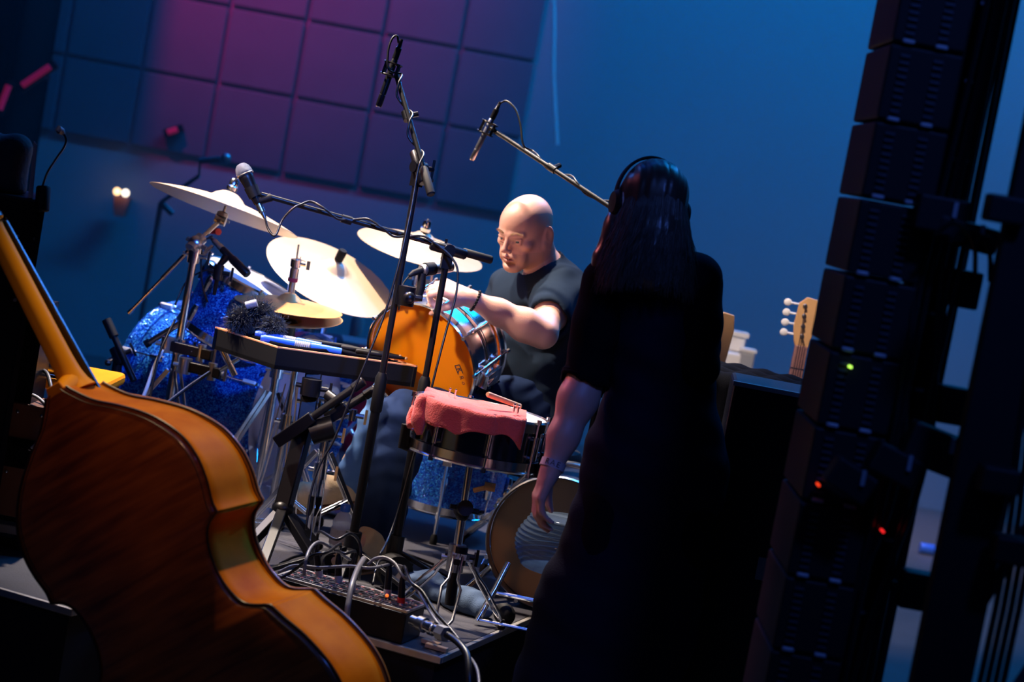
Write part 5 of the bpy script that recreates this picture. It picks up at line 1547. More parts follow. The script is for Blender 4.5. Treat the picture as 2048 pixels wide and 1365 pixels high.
# rolled cuff
b = MB(); d = (wwL - weL).normalized()
for q in (.02, .045): b.ring(weL.lerp(wwL, q), d, .058, .007, 26, 8)
b.build('rolled_cuff', M['blackcloth'], woman, sharp=180)
for s_, ft in ((-1, lf), (1, rf)):
    S = Sculpt([ft.x - .16, ft.y - .2, .02], [ft.x + .16, ft.y + .25, .9], .008)
    hp = Vector((hx + s_ * .085, hy, .84)); S.chain([hp, Vector((ft.x, ft.y, .46)), ft + UP * .07], [.095, .072, .060], .03); S.plane(V3(0, 0, .06), V3(0, 0, -1)); S.build('trouser_leg', M['blackcloth'], woman, None, 1)
    S = Sculpt([ft.x - .12, ft.y - .14, -.02], [ft.x + .12, ft.y + .30, .16], .006)
    S.chain([ft + UP * .085, ft + UP * .05, ft + UP * .042 + wf2 * .15], [.052, .052, .042], .03); S.plane(V3(0, 0, .004), V3(0, 0, -1)); S.build('shoe', M['rubber'], woman, None, 1)
# wristband with lettering
d = (weL - wwL).normalized(); q = wwL.lerp(weL, .05)
M['band'] = mk('grey_wristband', (.42, .34, .38), .6)
b = MB(); b.lathe([(.0305, -.010), (.0315, -.010), (.0315, .010), (.0305, .010)], q, d, 30, closed=True)
wb = b.build('wristband', M['band'], woman); part_label(wb, 'pale wristband with dark lettering')
toC = (CAMLOC - q).normalized(); tx = d.cross(toC).normalized() * -1
for i, ch in enumerate('RAE'):
    a = -((i - .9) * .46 - .10); nrm = (toC * math.cos(a) + tx * -1 * math.sin(a) * -1).normalized(); nrm = (nrm - d * nrm.dot(d)).normalized()
    xd = d.cross(nrm) ; 
    text('band_letter', ch, .020, wb, M['ink'], mat4(q + nrm * .0318, Matrix((xd, d, nrm)).transposed()))
# hair: shaped mass plus loose strands
S = Sculpt([P(1150, 300, 5).x - .12, 4.8, wn0.z - .16], [P(1450, 300, 5).x + .1, 5.4, wh.z + .2], .005)
S.ell(V3(*Ww(0, -.018, .030)), [.0795, .099, .0875], np.array(WR), .02)
S.chain([V3(*Ww(0, -.035, .02)), V3(*Ww(.0, -.050, -.08)), V3(*Ww(.0, -.062, -.15)), V3(*Ww(.0, -.070, -.19))], [.072, .073, .062, .043], .03)
S.chain([V3(*Ww(-.050, .015, .02)), V3(*Ww(-.075, .02, -.07)), V3(*Ww(-.100, .03, -.15)), V3(*Ww(-.122, .05, -.205))], [.036, .036, .028, .010], .02)
S.chain([V3(*Ww(.052, .0, .02)), V3(*Ww(.072, -.01, -.07)), V3(*Ww(.088, -.03, -.14)), V3(*Ww(.10, -.045, -.185))], [.036, .038, .032, .012], .02)
S.ripple(lambda X, Y, Z: .0010 * np.sin(210 * X + 2 * np.sin(11 * Z)) + .0010 * np.sin(350 * X + 120 * Y + 3 * np.sin(17 * Z)))
hair = S.build('hair', M['hair'], woman, None, 1); part_label(hair, 'long dark brown hair')
rnd = random.Random(21); b = MB(); b2 = MB()
for i in range(3600):
    a = rnd.uniform(-2.4, 2.4); u0 = rnd.uniform(.0, 1.0)
    sx, sy = math.sin(a), -math.cos(a)
    el = .15 + 1.2 * u0; cz, ch_ = math.sin(el), math.cos(el)
    p = []
    for e_ in (el, el * .66, el * .33, 0):
        p.append((sx * .083 * math.cos(e_), -.018 + sy * .103 * math.cos(e_), .030 + .0915 * math.sin(e_)))
    p.append((sx * .084, -.018 + sy * .104, .012))
    ln = rnd.uniform(.17, .27); wv = rnd.uniform(.002, .010); ph = rnd.uniform(0, 6); sp = rnd.uniform(.25, 1.1)
    for k in range(1, 8):
        q = k / 7
        p.append((sx * (.084 + .052 * sp * q ** 1.3) + wv * q * math.sin(ph + 10 * q), -.018 + sy * (.104 + .004 * q) - .012 * q + wv * q * math.cos(ph + 9 * q), .010 - ln * q))
    pts = spline([Vector(Ww(*c)) for c in p], 2); m = len(pts)
    r = (.0008 if i % 6 else .0012)
    (b2 if sx < -.80 and i % 3 else b).tube(pts, [r * min(1, (m - j) / 5) for j in range(m)], 3, False)
o = b.build('hair_strands', M['hair'], woman, sharp=180); o['kind'] = 'stuff'
o = b2.build('side_hair_strands', M['hairred'], woman, sharp=180); o['kind'] = 'stuff'; part_label(o, 'reddish loose strands at the side')
# headphones
t = thing('headphones', 'black headphones with thin band on the woman with long hair', 'headphones', Vector(Ww(0, 0, .13)))
b = MB(); pts = []
for i in range(25):
    a = PI * i / 24; pts.append(Vector(Ww(-.098 * math.cos(a), .004, .010 + .121 * math.sin(a))))
Mside = WR @ Vector((0, 1, 0))
for off in (-.006, 0, .006): b.tube([p + Mside * off for p in pts], .0038, 8)
b.build('headband', M['rubber'], t, sharp=180)
for s in (-1, 1):
    b = MB(); c = Vector(Ww(s * .093, .004, -.006)); ax = WR @ Vector((s, 0, 0))
    b.lathe([(.0, -.014), (.026, -.014), (.034, -.006), (.035, .004), (.028, .012), (.0, .014)], c, ax, 22); e = b.build('ear_cup', M['rubber'], t)
    b = MB(); b.lathe([(.018, -.024), (.034, -.022), (.034, -.012), (.018, -.014)], c, ax, 22, closed=True); b.build('ear_pad', M['blackmatte'], e)

# ================================================================== stage box with plugs and cables
zb = RZ + .088
A = G(814, 1225, zb); Bq = G(851, 1210, zb); Lq = G(556, 1152, zb); dv = (Bq - A); lv = (Lq - A)
t = thing('stage_box', 'black stage box full of round cable sockets at the front edge of the drum riser', 'stage box', Vector((A.x, A.y, RZ)))
b = MB(); q = [A, A + lv, A + lv + dv, A + dv]; b.prism([p - UP * .006 for p in q], -UP * .081); b.build('housing', M['black'], t, smooth=False, bevel=.003)
M['boxpanel'] = mk('box_panel', (.03, .03, .035), .4, 0, .3, 30)
b = MB(); ins = lambda u, v: A + lv * u + dv * v
b.prism([ins(.012, .05), ins(.988, .05), ins(.988, .95), ins(.012, .95)], -UP * .006); b.build('socket_panel', M['boxpanel'], t, smooth=False)
for a, c in ((A, A + lv), (A + dv, A + lv + dv), (A, A + dv), (A + lv, A + lv + dv)):
    b = MB(); b.bar(a, c, .006, .006); part_label(b.build('edge_strip', M['alu'], t, smooth=False), 'bright metal edge strip')
sock = []
M['socketring'] = mk('socket_metal', (.30, .30, .32), .35, .9)
M['redlabel'] = mk('faded_red_label', (.34, .09, .08), .6)
proto = None
for i in range(13):
    for j in range(3):
        c = ins(.04 + i * .0765, .19 + j * .31); sock.append(c)
        if proto is None:
            b = MB(); b.lathe([(.009, .0), (.0095, .0035), (.0125, .0035), (.0135, .0)], c, UP, 16, closed=True); b.cur = 1; b.lathe([(.0, .001), (.009, .001)], c, UP, 14)
            b.cur = 2; b.box(c + dv.normalized() * .0165 + UP * .0010, .021, .007, .0016)
            proto = b.build('socket', [M['socketring'], M['blackmatte'], M['redlabel']], t); pc = c; o = proto
        else:
            o = proto.copy(); COL.objects.link(o); o.parent = t; o.location = c - pc


def plug(name, label, c, h, col, lean=(0, 0, 1), group='plugs in the stage box', tip=None):
    t2 = thing(name, label, 'plug', c, None, group); d = Vector(lean).normalized()
    b = MB(); b.tube([c, c + d * .018], [.0105, .0105], 14); b.build('collar', M[col], t2)
    b = MB(); b.tube([c + d * .018, c + d * (h - .02), c + d * h], [.0098, .0092, .0055], 14); b.build('barrel', M['blackmetal'], t2)
    return c + d * h


S_ = lambda i, j: sock[i * 3 + j]
e1 = plug('cable_plug', 'plug with grey collar at the left end of the stage box, half behind the bass', S_(10, 2), .075, 'greyplastic', CV(-.1, 1, .1))
e2 = plug('cable_plug', 'plug with grey collar second from the left on the stage box', S_(8, 2), .075, 'greyplastic', CV(.0, 1, .0))
e3 = plug('cable_plug', 'plug with grey collar in the middle of the stage box', S_(6, 1), .07, 'greyplastic', CV(.05, 1, .1))
e4 = plug('cable_plug', 'tall plug with grey collar right of the middle of the stage box', S_(3, 2), .085, 'greyplastic', CV(.08, 1, .0))
e5 = plug('cable_plug', 'plug with red collar near the right end of the stage box', S_(1, 1), .07, 'red', CV(.05, 1, .1))
gc = 'cables at the stage box'
up = lambda p, h: p + UP * h
cable('signal_cable', 'black cable arching from the leftmost plug of the stage box over to the man\'s boot', [e1, up(e1, .05), P(672, 1080, 5.25), P(700, 1068, 5.3), P(718, 1085, 5.35), P(722, 1120, 5.35), P(718, 1160, 5.4)], .0042, 'cable', 7, gc)
cable('signal_cable', 'grey cable rising from the left end of the stage box and bending down behind it', [P(608, 1150, 5.1), P(612, 1120, 5.1), P(622, 1096, 5.15), P(640, 1085, 5.2), P(668, 1100, 5.3), P(700, 1120, 5.45)], .0045, 'greycable', 7, gc)
cable('signal_cable', 'pale grey cable running level along the back of the stage box', [P(556, 1146, 5.2), P(590, 1132, 5.2), P(640, 1136, 5.18), P(700, 1133, 5.15), P(740, 1137, 5.12), e4], .0042, 'greycable', 8, gc)
cable('signal_cable', 'thick grey cable hanging over the front of the stage box', [P(728, 1118, 5.2), P(715, 1140, 5.08), P(704, 1170, 4.99), P(697, 1205, 4.95), P(694, 1228, 4.94), P(693, 1262, 4.945)], .0075, 'greycable', 8, gc)
cable('signal_cable', 'black cable from the second plug bending left', [e2, up(e2, .03), P(655, 1105, 5.15), P(625, 1112, 5.15), P(590, 1140, 5.2), P(560, 1158, 5.2)], .0042, 'cable', 7, gc)
cable('signal_cable', 'black cable from the middle plug arching back over the riser', [e3, up(e3, .035), P(690, 1108, 5.2), P(672, 1102, 5.3), P(650, 1110, 5.4), P(640, 1130, 5.45)], .0042, 'cable', 7, gc)
cable('signal_cable', 'grey cable arching high to the right and dropping behind the red plug', [P(735, 1130, 5.2), P(750, 1118, 5.2), P(770, 1116, 5.2), P(790, 1128, 5.18), P(805, 1152, 5.15), P(822, 1166, 5.15), P(840, 1190, 5.15), P(870, 1240, 5.0), P(905, 1280, 4.95), P(950, 1330, 4.8), P(960, 1380, 4.7)], .0042, 'greycable', 8, gc)
cable('signal_cable', 'black cable bending from the red plug down over the riser corner', [e5, up(e5, .03), P(822, 1165, 5.06), P(845, 1185, 5.02), P(870, 1225, 4.97), P(900, 1258, 4.93), P(930, 1300, 4.85), P(942, 1345, 4.8), P(944, 1400, 4.78)], .0048, 'cable', 8, gc)
cable('signal_cable', 'thin black cable looping between the middle plugs', [P(745, 1170, 5.15), P(752, 1140, 5.2), P(760, 1122, 5.25), P(780, 1125, 5.28), P(800, 1140, 5.3), P(812, 1162, 5.28)], .0034, 'cable', 7, gc)
rnd = random.Random(4)
for k in range(5):
    x = 600 + k * 42; y = 1125 + rnd.uniform(-6, 8)
    cable('signal_cable', ['slack black cable lying furthest left behind the stage box', 'slack black cable lying second from the left behind the stage box', 'slack black cable lying behind the middle of the stage box', 'slack black cable lying behind the stage box under the tall plug', 'slack black cable lying furthest right behind the stage box'][k],
          [G(x - 40, y + 6, RZ + .006), G(x - 10, y - 8 + 6 * k % 5, RZ + .012), G(x + 30, y - 14, RZ + .006), G(x + 70, y - 2, RZ + .014), G(x + 100, y + 10, RZ + .006)], .0042, 'cable', 7, gc)
# multipin connector on the right end
a, c = P(838, 1247, 4.99), P(893, 1270, 4.92); d = c - a
t = thing('multipin_connector', 'chunky chrome and black multipin connector at the right end of the stage box', 'connector', a.lerp(c, .5))
b = MB(); b.tube([a - d * .25, a, a + d * .02, a + d * .22, a + d * .24], [.014, .014, .0195, .0195, .016], 18); b.build('ring', M['steel'], t)
b = MB(); b.tube([a + d * .24, a + d * .42, a + d * .43, a + d * .55, a + d * .56, a + d * .72], [.015, .015, .018, .018, .015, .015], 18); b.build('barrel', M['chrome'], t)
b = MB(); b.tube([a + d * .70, a + d * .72, a + d * .98, a + d], [.016, .020, .020, .013], 6); b.build('hex_nut', M['alu'], t, sharp=30)
cable('multicore_cable', 'thick black multicore cable leaving the chrome connector over the riser corner', [c, P(905, 1277, 4.90), P(920, 1290, 4.86), P(934, 1312, 4.82), P(938, 1350, 4.78), P(940, 1400, 4.76)], .0095, 'cable', 8)
t = thing('cable_cleat', 'small pale wooden block with two strips under the multipin connector', 'block', G(866, 1292, RZ))
for k, (x0, y0, x1, y1) in enumerate(((845, 1281, 880, 1292), (852, 1290, 895, 1302))):
    b = MB(); b.bar(G(x0, y0, RZ + .008), G(x1, y1, RZ + .008), .018, .012); b.build('strip', M['wood'], t, smooth=False, bevel=.002)
# tape roll, yellow box, water bottle
q = G(782, 1178, RZ)
t = thing('tape_roll', 'black tape roll with pale core standing behind the stage box', 'tape', q)
ax = CV(.45, .1, .9); ax.z = 0; ax.normalize(); q = q + UP * .052
b = MB(); b.lathe([(.028, -.024), (.050, -.024), (.050, .024), (.028, .024)], q, ax, 32, closed=True); b.build('roll', M['rubber'], t)
b = MB(); b.lathe([(.0255, -.0245), (.0285, -.0245), (.0285, .0245), (.0255, .0245)], q, ax, 32, closed=True); b.cur = 0; part_label(b.build('core', M['white'], t), 'pale cardboard core')
q = G(682, 1146, RZ)
t = thing('direct_box', 'small black box with yellow top strip behind the stage box', 'box', q)
rq = Matrix.Rotation(R_(-20), 3, 'Z')
b = MB(); b.box(q + UP * .03, .075, .10, .055, rq); b.build('housing', M['black'], t, smooth=False, bevel=.004)
b = MB(); b.box(q + UP * .0585, .06, .05, .002, rq); part_label(b.build('label_strip', M['yellow'], t, smooth=False), 'yellow strip')
for k, (x, y, lb) in enumerate(((848, 1171, 'tiny orange lamp by the blue cloth'), (774, 1192, 'tiny orange lamp on the stage box'))):
    q = G(x, y, (RZ + .03) if k == 0 else (zb + .008)); t = thing('indicator_lamp', lb, 'lamp', q)
    b = MB(); b.ball(q, .0048, 10); b.build('lens', emit('orange_lamp_glow', (1, .14, .02), 1.3), t)
    b = MB(); h = .028 if k == 0 else .007; b.box(q - UP * (h / 2 + .003), .022, .03, h); b.build('housing', M['black'], t, smooth=False)
q = P(680, 1078, 5.98); q.z = RZ
t = thing('water_bottle', 'clear plastic water bottle with blue cap beside the tan boot', 'bottle', q)
H = P(690, 1010, 5.98).z - RZ
M['pet'] = film_mat('clear_bottle_plastic', (.75, .85, 1.0), .2, .05, .45)
pr = [(0, 0), (.026, .0), (.030, .006)]
for i in range(15): pr.append((.031 - .0022 * (i % 2), .02 + i * (H - .075) / 14))
pr += [(.030, H - .05), (.020, H - .028), (.0125, H - .022), (.0125, H - .018)]
b = MB(); b.lathe(pr, q, UP, 28); b.build('bottle_body', M['pet'], t)
b = MB(); b.lathe([(0, H - .018), (.0155, H - .018), (.0155, H - .001), (.013, H + .003), (0, H + .003)], q, UP, 22); part_label(b.build('cap', M['blueplastic'], t), 'blue screw cap')
b = MB(); b.lathe([(.0322, H * .34), (.0322, H * .60)], q, UP, 28); b.build('label_band', mk('pale_bottle_label', (.55, .60, .72), .5, 0, .6, 60), t, solid=.0004)
# cloth lumps and black sandbag under the snare stand
S = Sculpt([-.42, 4.9, RZ - .02], [.15, 5.8, RZ + .16], .005)
g = lambda x, y, h: N3(G(x, y, RZ)) + np.array([0, 0, h])
S.chain([g(822, 1186, .03), g(850, 1192, .036), g(885, 1203, .026)], [.040, .046, .036], .04, (UP, .7))
S.chain([g(885, 1206, .02), g(925, 1222, .03), g(962, 1236, .022)], [.036, .050, .036], .04, (UP, .72))
S.ripple(lambda X, Y, Z: .005 * np.sin(60 * X + 30 * Y) * np.sin(40 * Y - 22 * X + 1) + .002 * np.sin(130 * X - 80 * Y))
S.plane(np.array([0, 0, RZ + .003]), np.array([0, 0, -1]))
o = S.build('crumpled_cloth', M['bluecloth'], None, None, 1); tag(o, 'crumpled grey blue cloth on the riser around the front foot of the snare stand', 'cloth')
S = Sculpt([-.15, 5.0, RZ - .02], [.15, 5.5, RZ + .18], .005)
S.chain([g(978, 1222, .06), g(992, 1236, .05), g(1006, 1252, .03)], [.030, .036, .030], .03)
S.plane(np.array([0, 0, RZ + .003]), np.array([0, 0, -1]))
o = S.build('sandbag', M['rubber'], None, None, 1); tag(o, 'small black bag standing right of the crumpled blue cloth', 'bag')

# ================================================================== left side: speaker stack, lamp, table
zt = P(60, 397, 5.02).z
pv_ = P(90, 420, 5.05); RC = Matrix.Rotation(R_(15), 3, 'Z')
CB = lambda x, y, z: Vector((pv_.x, pv_.y, z)) + RC @ Vector((x, y, 0))      # x from the front right corner, y into the cabinet
FN = RC @ Vector((0, -1, 0))


def onface(px, py):
    v = RCAM @ Vector(((px - 1024) / FPX, -(py - 682.5) / FPX, -1)); p = CB(0, 0, 0)
    p.z = CAMLOC.z
    return CAMLOC + v * ((p - CAMLOC).dot(FN) / v.dot(FN))


t = thing('speaker_cabinet', 'tall black speaker cabinet at the left edge behind the bass neck', 'speaker cabinet', CB(-.35, .15, RZ))
b = MB(); b.box(CB(-.35, .151, (zt + RZ) / 2), .70, .30, zt - RZ, RC); b.build('cabinet', M['black'], t, smooth=False, bevel=.008)
for k, (px, py) in enumerate(((36, 472), (70, 478), (64, 533), (30, 600), (58, 610))):
    q = onface(px, py); b = MB(); b.lathe([(0, .005), (.004, .005), (.0052, 0), (.0052, -.002)], q, FN, 12); b.build('screw', M['steel'], t)
b = MB(); b.box(onface(44, 505), .075, .008, .055, RC); b.build('handle_plate', M['blackmetal'], t, smooth=False, bevel=.004)
for sx in (-.007, -.69):
    b = MB(); b.box(CB(sx, -.001, (zt + RZ) / 2), .014, .010, zt - RZ, RC); b.build('corner_trim', M['blackmetal'], t, smooth=False)
# covered amplifier head
zt2 = P(40, 258, 5.02).z
t = thing('covered_amplifier', 'amplifier head under a quilted black cover on top of the tall speaker cabinet', 'amplifier', CB(-.30, .15, zt))
c0 = CB(-.30, .15, zt)
S = Sculpt([c0.x - .42, c0.y - .30, zt - .01], [c0.x + .42, c0.y + .30, zt2 + .06], .008)
for sx in np.arange(-.56, -.06, .06):
    for sy in np.arange(.07, .25, .055):
        q = CB(sx - .02, sy, 0); S.cone([q.x, q.y, zt + .02], [q.x, q.y, zt2 - .058], .05, .046, .02)
S.ripple(lambda X, Y, Z: .005 * np.sin(26 * X) * np.sin(30 * Z + 1) + .004 * np.sin(14 * X + 3))
S.plane(np.array([0, 0, zt + .002]), np.array([0, 0, -1]))
S.build('cover', mk('blue_black_quilt', (.014, .020, .032), .8, 0, .3, 20, .3, 120), t, None, 2)
b = MB(); e = [onface(56, 396), onface(66, 396), onface(74, 290), onface(68, 282)]; b.prism(e, -FN * .02); part_label(b.build('edge_piping', M['greyplastic'], t, smooth=False), 'pale grey edge strip')
# gooseneck lamp
q = P(87, 396, 5.02)
t = thing('gooseneck_lamp', 'small gooseneck lamp clipped to the black cabinet at the left', 'lamp', q)
b = MB(); b.tube([P(84, 424, 5.03), P(84, 420, 5.03), P(87, 376, 5.03), P(87, 372, 5.03)], [.014, .0185, .0185, .015], 16); b.build('clip_base', M['rubber'], t)
b = MB(); b.tube(spline([P(85, 372, 5.03), P(95, 345, 4.98), P(112, 318, 4.98), P(126, 298, 4.98), P(132, 284, 4.98), P(131, 274, 4.98), P(126, 266, 4.98)], 6), .0028, 8); b.build('gooseneck', M['blackmetal'], t)
b = MB(); b.tube([P(128, 269, 4.98), P(124, 263, 4.98), P(117, 259, 4.97), P(115, 262, 4.97)], [.004, .009, .011, .009], 12); b.build('lamp_head', M['greyplastic'], t)

# wooden table with electronics behind the bass neck
T0 = P(30, 768, 5.62); T0.z = P(100, 752, 5.62).z
t = thing('amber_table', 'amber wooden table board behind the bass neck, loaded with leads and small boxes', 'table', Vector((T0.x, T0.y, RZ)))
zt3 = P(100, 750, 5.6).z
b = MB(); b.box((T0.x - .10, T0.y + .12, zt3 - .018), .70, .36, .036); b.build('board', M['bassneck'], t, smooth=False, bevel=.012)
for sx in (-.42, .21):
    for sy in (-.02, .26):
        b = MB(); b.box((T0.x - .10 + sx * .95 + .10, T0.y + sy, (zt3 - .036 + RZ) / 2), .035, .035, zt3 - .036 - RZ); b.build('leg', M['blackmetal'], t, smooth=False, bevel=.003)
M['browncab'] = mk('brown_cabinet', (.23, .085, .05), .6, 0, .3, 12)
for k, (px, py, w_, h_, lb) in enumerate(((72, 838, .11, .095, 'brown wooden box under the amber table, upper of two'), (50, 968, .12, .16, 'brown wooden box under the amber table, lower of two'))):
    q = P(px, py, 5.45); t = thing('wooden_box', lb, 'box', q - UP * h_ / 2, None, 'brown boxes under the table')
    b = MB(); b.box(q, w_, .16, h_); b.build('box_body', M['browncab'], t, smooth=False, bevel=.004)
    for sx in (.30, -.30):
        b = MB(); b.ball(q + Vector((w_ * sx, -.081, h_ * .25)), .005, 8); b.build('screw', M['steel'], t)
q = P(60, 905, 5.44); t = thing('black_drawer_unit', 'black cabinet section between the two brown boxes under the amber table', 'cabinet', q)
b = MB(); b.box(q, .13, .16, .07); b.build('cabinet_body', M['black'], t, smooth=False, bevel=.004); b = MB(); b.ring(q + Vector((.01, -.082, .0)), Vector((0, 1, 0)), .026, .003, 24, 6); b.build('pull_ring', M['rubber'], t)
q = G(44, 1075, RZ); t = thing('shelf_stack', 'stack of pale flat boards on the riser at the far left', 'boards', q)
for k in range(4):
    b = MB(); b.box(Vector((P(40, 1060, 5.4).x, 5.4, RZ + .02 + k * .034)), .20, .16, .024); b.build('board', M['greyplastic'] if k % 2 else M['black'], t, smooth=False, bevel=.003)
b = MB(); b.box(Vector((P(40, 1060, 5.4).x - .06, 5.4, RZ + .40)), .06, .14, .55); b.build('upright', M['black'], t, smooth=False)
a, c = P(52, 722, 5.6), P(98, 682, 5.64); t = thing('pedal_tube', 'grey metal tube propped up on the amber table', 'tube', a.lerp(c, .5))
b = MB(); b.cyl(a, c, .012, n=14); b.build('tube', M['alu'], t); b = MB(); b.cyl(a - (c - a) * .3, a.lerp(c, .3), .015, n=14); b.build('sleeve', M['rubber'], t)
q = P(112, 736, 5.66); t = thing('effect_box', 'silver domed effect box on the amber table', 'box', q)
S = Sculpt([q.x - .1, q.y - .1, zt3], [q.x + .1, q.y + .1, zt3 + .12], .005); S.ell([q.x, q.y, zt3 + .01], [.065, .05, .05], None, .02); S.plane(np.array([0, 0, zt3 + .002]), np.array([0, 0, -1])); S.build('dome', M['alu'], t, None, 1)
b = MB(); b.cyl(Vector((q.x, q.y, zt3 + .05)), Vector((q.x, q.y, zt3 + .075)), .006, n=10); b.build('knob', M['chrome'], t)
gl = 'leads around the amber table'
cable('table_lead', 'grey lead crossing the amber table and hanging over its front', [P(48, 742, 5.50), P(72, 738, 5.48), P(92, 745, 5.46), P(100, 765, 5.43), P(103, 790, 5.40), P(98, 812, 5.38)], .0058, 'greycable', 7, gl)
cable('table_lead', 'black lead lying flat on the amber table', [P(50, 748, 5.50), P(75, 746, 5.52), P(100, 752, 5.52), P(120, 756, 5.50)], .005, 'cable', 7, gl)
cable('table_lead', 'pale lead hanging in a wide curve below the amber table', [P(56, 786, 5.40), P(78, 798, 5.37), P(94, 818, 5.36), P(96, 848, 5.35), P(84, 876, 5.35), P(62, 898, 5.36), P(44, 906, 5.38)], .005, 'white', 7, gl)
# short boom stand left of the bass drum
a = P(213, 640, 6.60); c = P(268, 762, 6.56)
t = thing('short_microphone_stand', 'short black boom stand left of the bass drum', 'microphone stand', Vector((P(226, 800, 6.62).x, 6.62, RZ)))
bs = Vector((P(222, 800, 6.62).x, P(222, 800, 6.62).y, RZ)); j = P(238, 712, 6.60)
b = MB(); b.cyl(a, c, .011, n=12); b.build('boom_arm', M['blackmetal'], t); b = MB(); b.cyl(a, a.lerp(c, .28), .016, n=12); b.build('end_grip', M['rubber'], t)
b = MB(); b.cyl(bs + UP * .05, j, .017, n=12); b.build('tube', M['blackmetal'], t); b = MB(); clamp(b, j, c - a, .022, .06); b.cyl(j, P(218, 724, 6.56), .005, n=8); b.ball(P(216, 726, 6.56), .012, 8); b.build('boom_clamp', M['blackmetal'], t)
for k in range(3):
    an = 3.0 + k * .9; b = MB(); d = Vector((math.cos(an), math.sin(an), 0)); b.bar(bs + UP * .10, bs + d * .2 + UP * .012, .018, .012); b.build('leg', M['blackmetal'], t)

# ================================================================== right of the riser: cases, guitars, far objects
def box_thing(name, label, cat, c, sx, sy, sz, rz, mat, bev=.01, group=None, top=None, piece='case_body'):
    t = thing(name, label, cat, Vector((c[0], c[1], c[2])), None, group); r = Matrix.Rotation(rz, 3, 'Z')
    b = MB(); b.box(Vector(c) + UP * sz / 2, sx, sy, sz, r); b.build(piece, mat, t, smooth=False, bevel=bev)
    return t, r


q = P(1500, 760, 5.95); zc = P(1425, 724, 5.95).z
t, r = box_thing('draped_case', 'tall case under black cloth behind the woman, below the far guitars', 'case', (q.x, q.y, 0), .50, .40, zc - .03, R_(-20), M['black'])
S = Sculpt([q.x - .42, q.y - .42, .5], [q.x + .42, q.y + .42, zc + .06], .012)
for u in np.linspace(-.25, .25, 7):
    for w in np.linspace(-.17, .17, 4):
        o_ = r @ Vector((u, w, 0)); S.cone([q.x + o_.x, q.y + o_.y, .45], [q.x + o_.x, q.y + o_.y, zc - .058], .062, .055, .03)
S.ripple(lambda X, Y, Z: .006 * np.sin(24 * X + 18 * Y) * np.clip((zc - .06 - Z) * 4, 0, 1)); S.plane(np.array([0, 0, .55]), np.array([0, 0, -1]))
S.build('cloth', M['blackcloth'], t, None, 1)
q = P(1590, 800, 5.35); zc2 = P(1572, 773, 5.35).z
t, r = box_thing('flight_case', 'black flight case with pale edge right of the draped case', 'flight case', (q.x - .045, q.y, 0), .26, .30, zc2, R_(-4), M['black'])
b = MB()
b.box(Vector((q.x - .045, q.y, zc2)) + r @ Vector((0, -.15, -.004)), .265, .012, .012, r)
b.build('edge_trim', M['rail'], t, smooth=False)
b = MB(); b.box(Vector((q.x + .0, q.y, zc2 * .6)) + r @ Vector((0, -.156, 0)), .05, .012, .06, r); b.build('latch', M['steel'], t, smooth=False)


def guitar(name, label, top, d, tuners, bodycol, neckmat, wdt=.05, capo=False, group='guitars on stands', flip=-1):
    """headstock top at pixel `top`, depth d; the guitar hangs straight down on a stand"""
    a = P(*top, d); t = thing(name, label, 'guitar', Vector((a.x, a.y, 0)), None, group)
    fwd_ = Vector((0, -1, 0)); xx = Vector((1, 0, 0))
    z = lambda x, dz, y=0: a + xx * x + UP * -dz + fwd_ * y
    b = MB(); b.prism([z(-.035, .02), z(-.010, -.005), z(.028, .0), z(.036, .05), z(.030, .13), z(.026, .17), z(-.022, .17), z(-.030, .15), z(-.040, .10)], fwd_ * .016); b.build('headstock', M['maple'], t, bevel=.003)
    for k in range(tuners):
        b = MB(); q = z(-.042 + .002 * k, .025 + k * .035, .008); b.cyl(q + xx * .02, q - xx * .022, .004, n=8); b.ball(q - xx * .032, .0145, 12, (1, .45, .95)); part_label(b.build('tuning_peg', M['white'], t), 'white tuning peg') if k == 0 else b.build('tuning_peg', M['white'], t)
    for k in range(tuners):
        b = MB(); q = z(-.014 + .003 * k, .027 + k * .035, .016); b.lathe([(.008, 0), (.008, .003), (.005, .004), (.005, .016), (0, .016)], q, fwd_, 12); b.build('string_post', M['steel'], t)
        b = MB(); b.tube([q + fwd_ * .010, z(-.012 + .008 * k, .168, .026), z(-.016 + .011 * k, .80, .030)], .0011, 5); b.build('string', M['steel'], t)
    b = MB(); b.prism([z(-.022, .165), z(.024, .165), z(.033, .80), z(-.031, .80)], fwd_ * .022); b.build('neck', neckmat, t, bevel=.004)
    b = MB()
    for k in range(14): b.box(z(.001, .20 + .80 * (1 - .5 ** ((k + 1) / 12)), .0225), .050, .0018, .004)
    o = b.build('frets', M['steel'], t); o['kind'] = 'stuff'
    if capo:
        b = MB(); b.box(z(0, .19, .022), .085, .03, .022); b.build('capo', M['rubber'], t, bevel=.004)
    S = Sculpt([a.x - .24, a.y - .08, a.z - 1.22], [a.x + .24, a.y + .06, a.z - .66], .012)
    S.ell([a.x, a.y - .012, a.z - 1.03], [.175, .035, .15], None, .04); S.ell([a.x, a.y - .012, a.z - .83], [.13, .035, .10], None, .06); S.build('guitar_body', bodycol, t, None, 1)
    b = MB()
    for s in (-1, 1): b.cyl(z(s * .02, 1.12, -.05), Vector((a.x + s * .11, a.y + .12, .01)), .010, n=8); b.cyl(z(s * .06, 1.16, .06), z(s * .06, 1.16, -.06), .008, n=8)
    b.cyl(z(0, 1.0, -.05), Vector((a.x, a.y - .16, .01)), .010, n=8); b.cyl(z(-.07, 1.16, -.055), z(.07, 1.16, -.055), .008, n=8)
    b.build('stand_prop', M['blackmetal'], t)
    return t


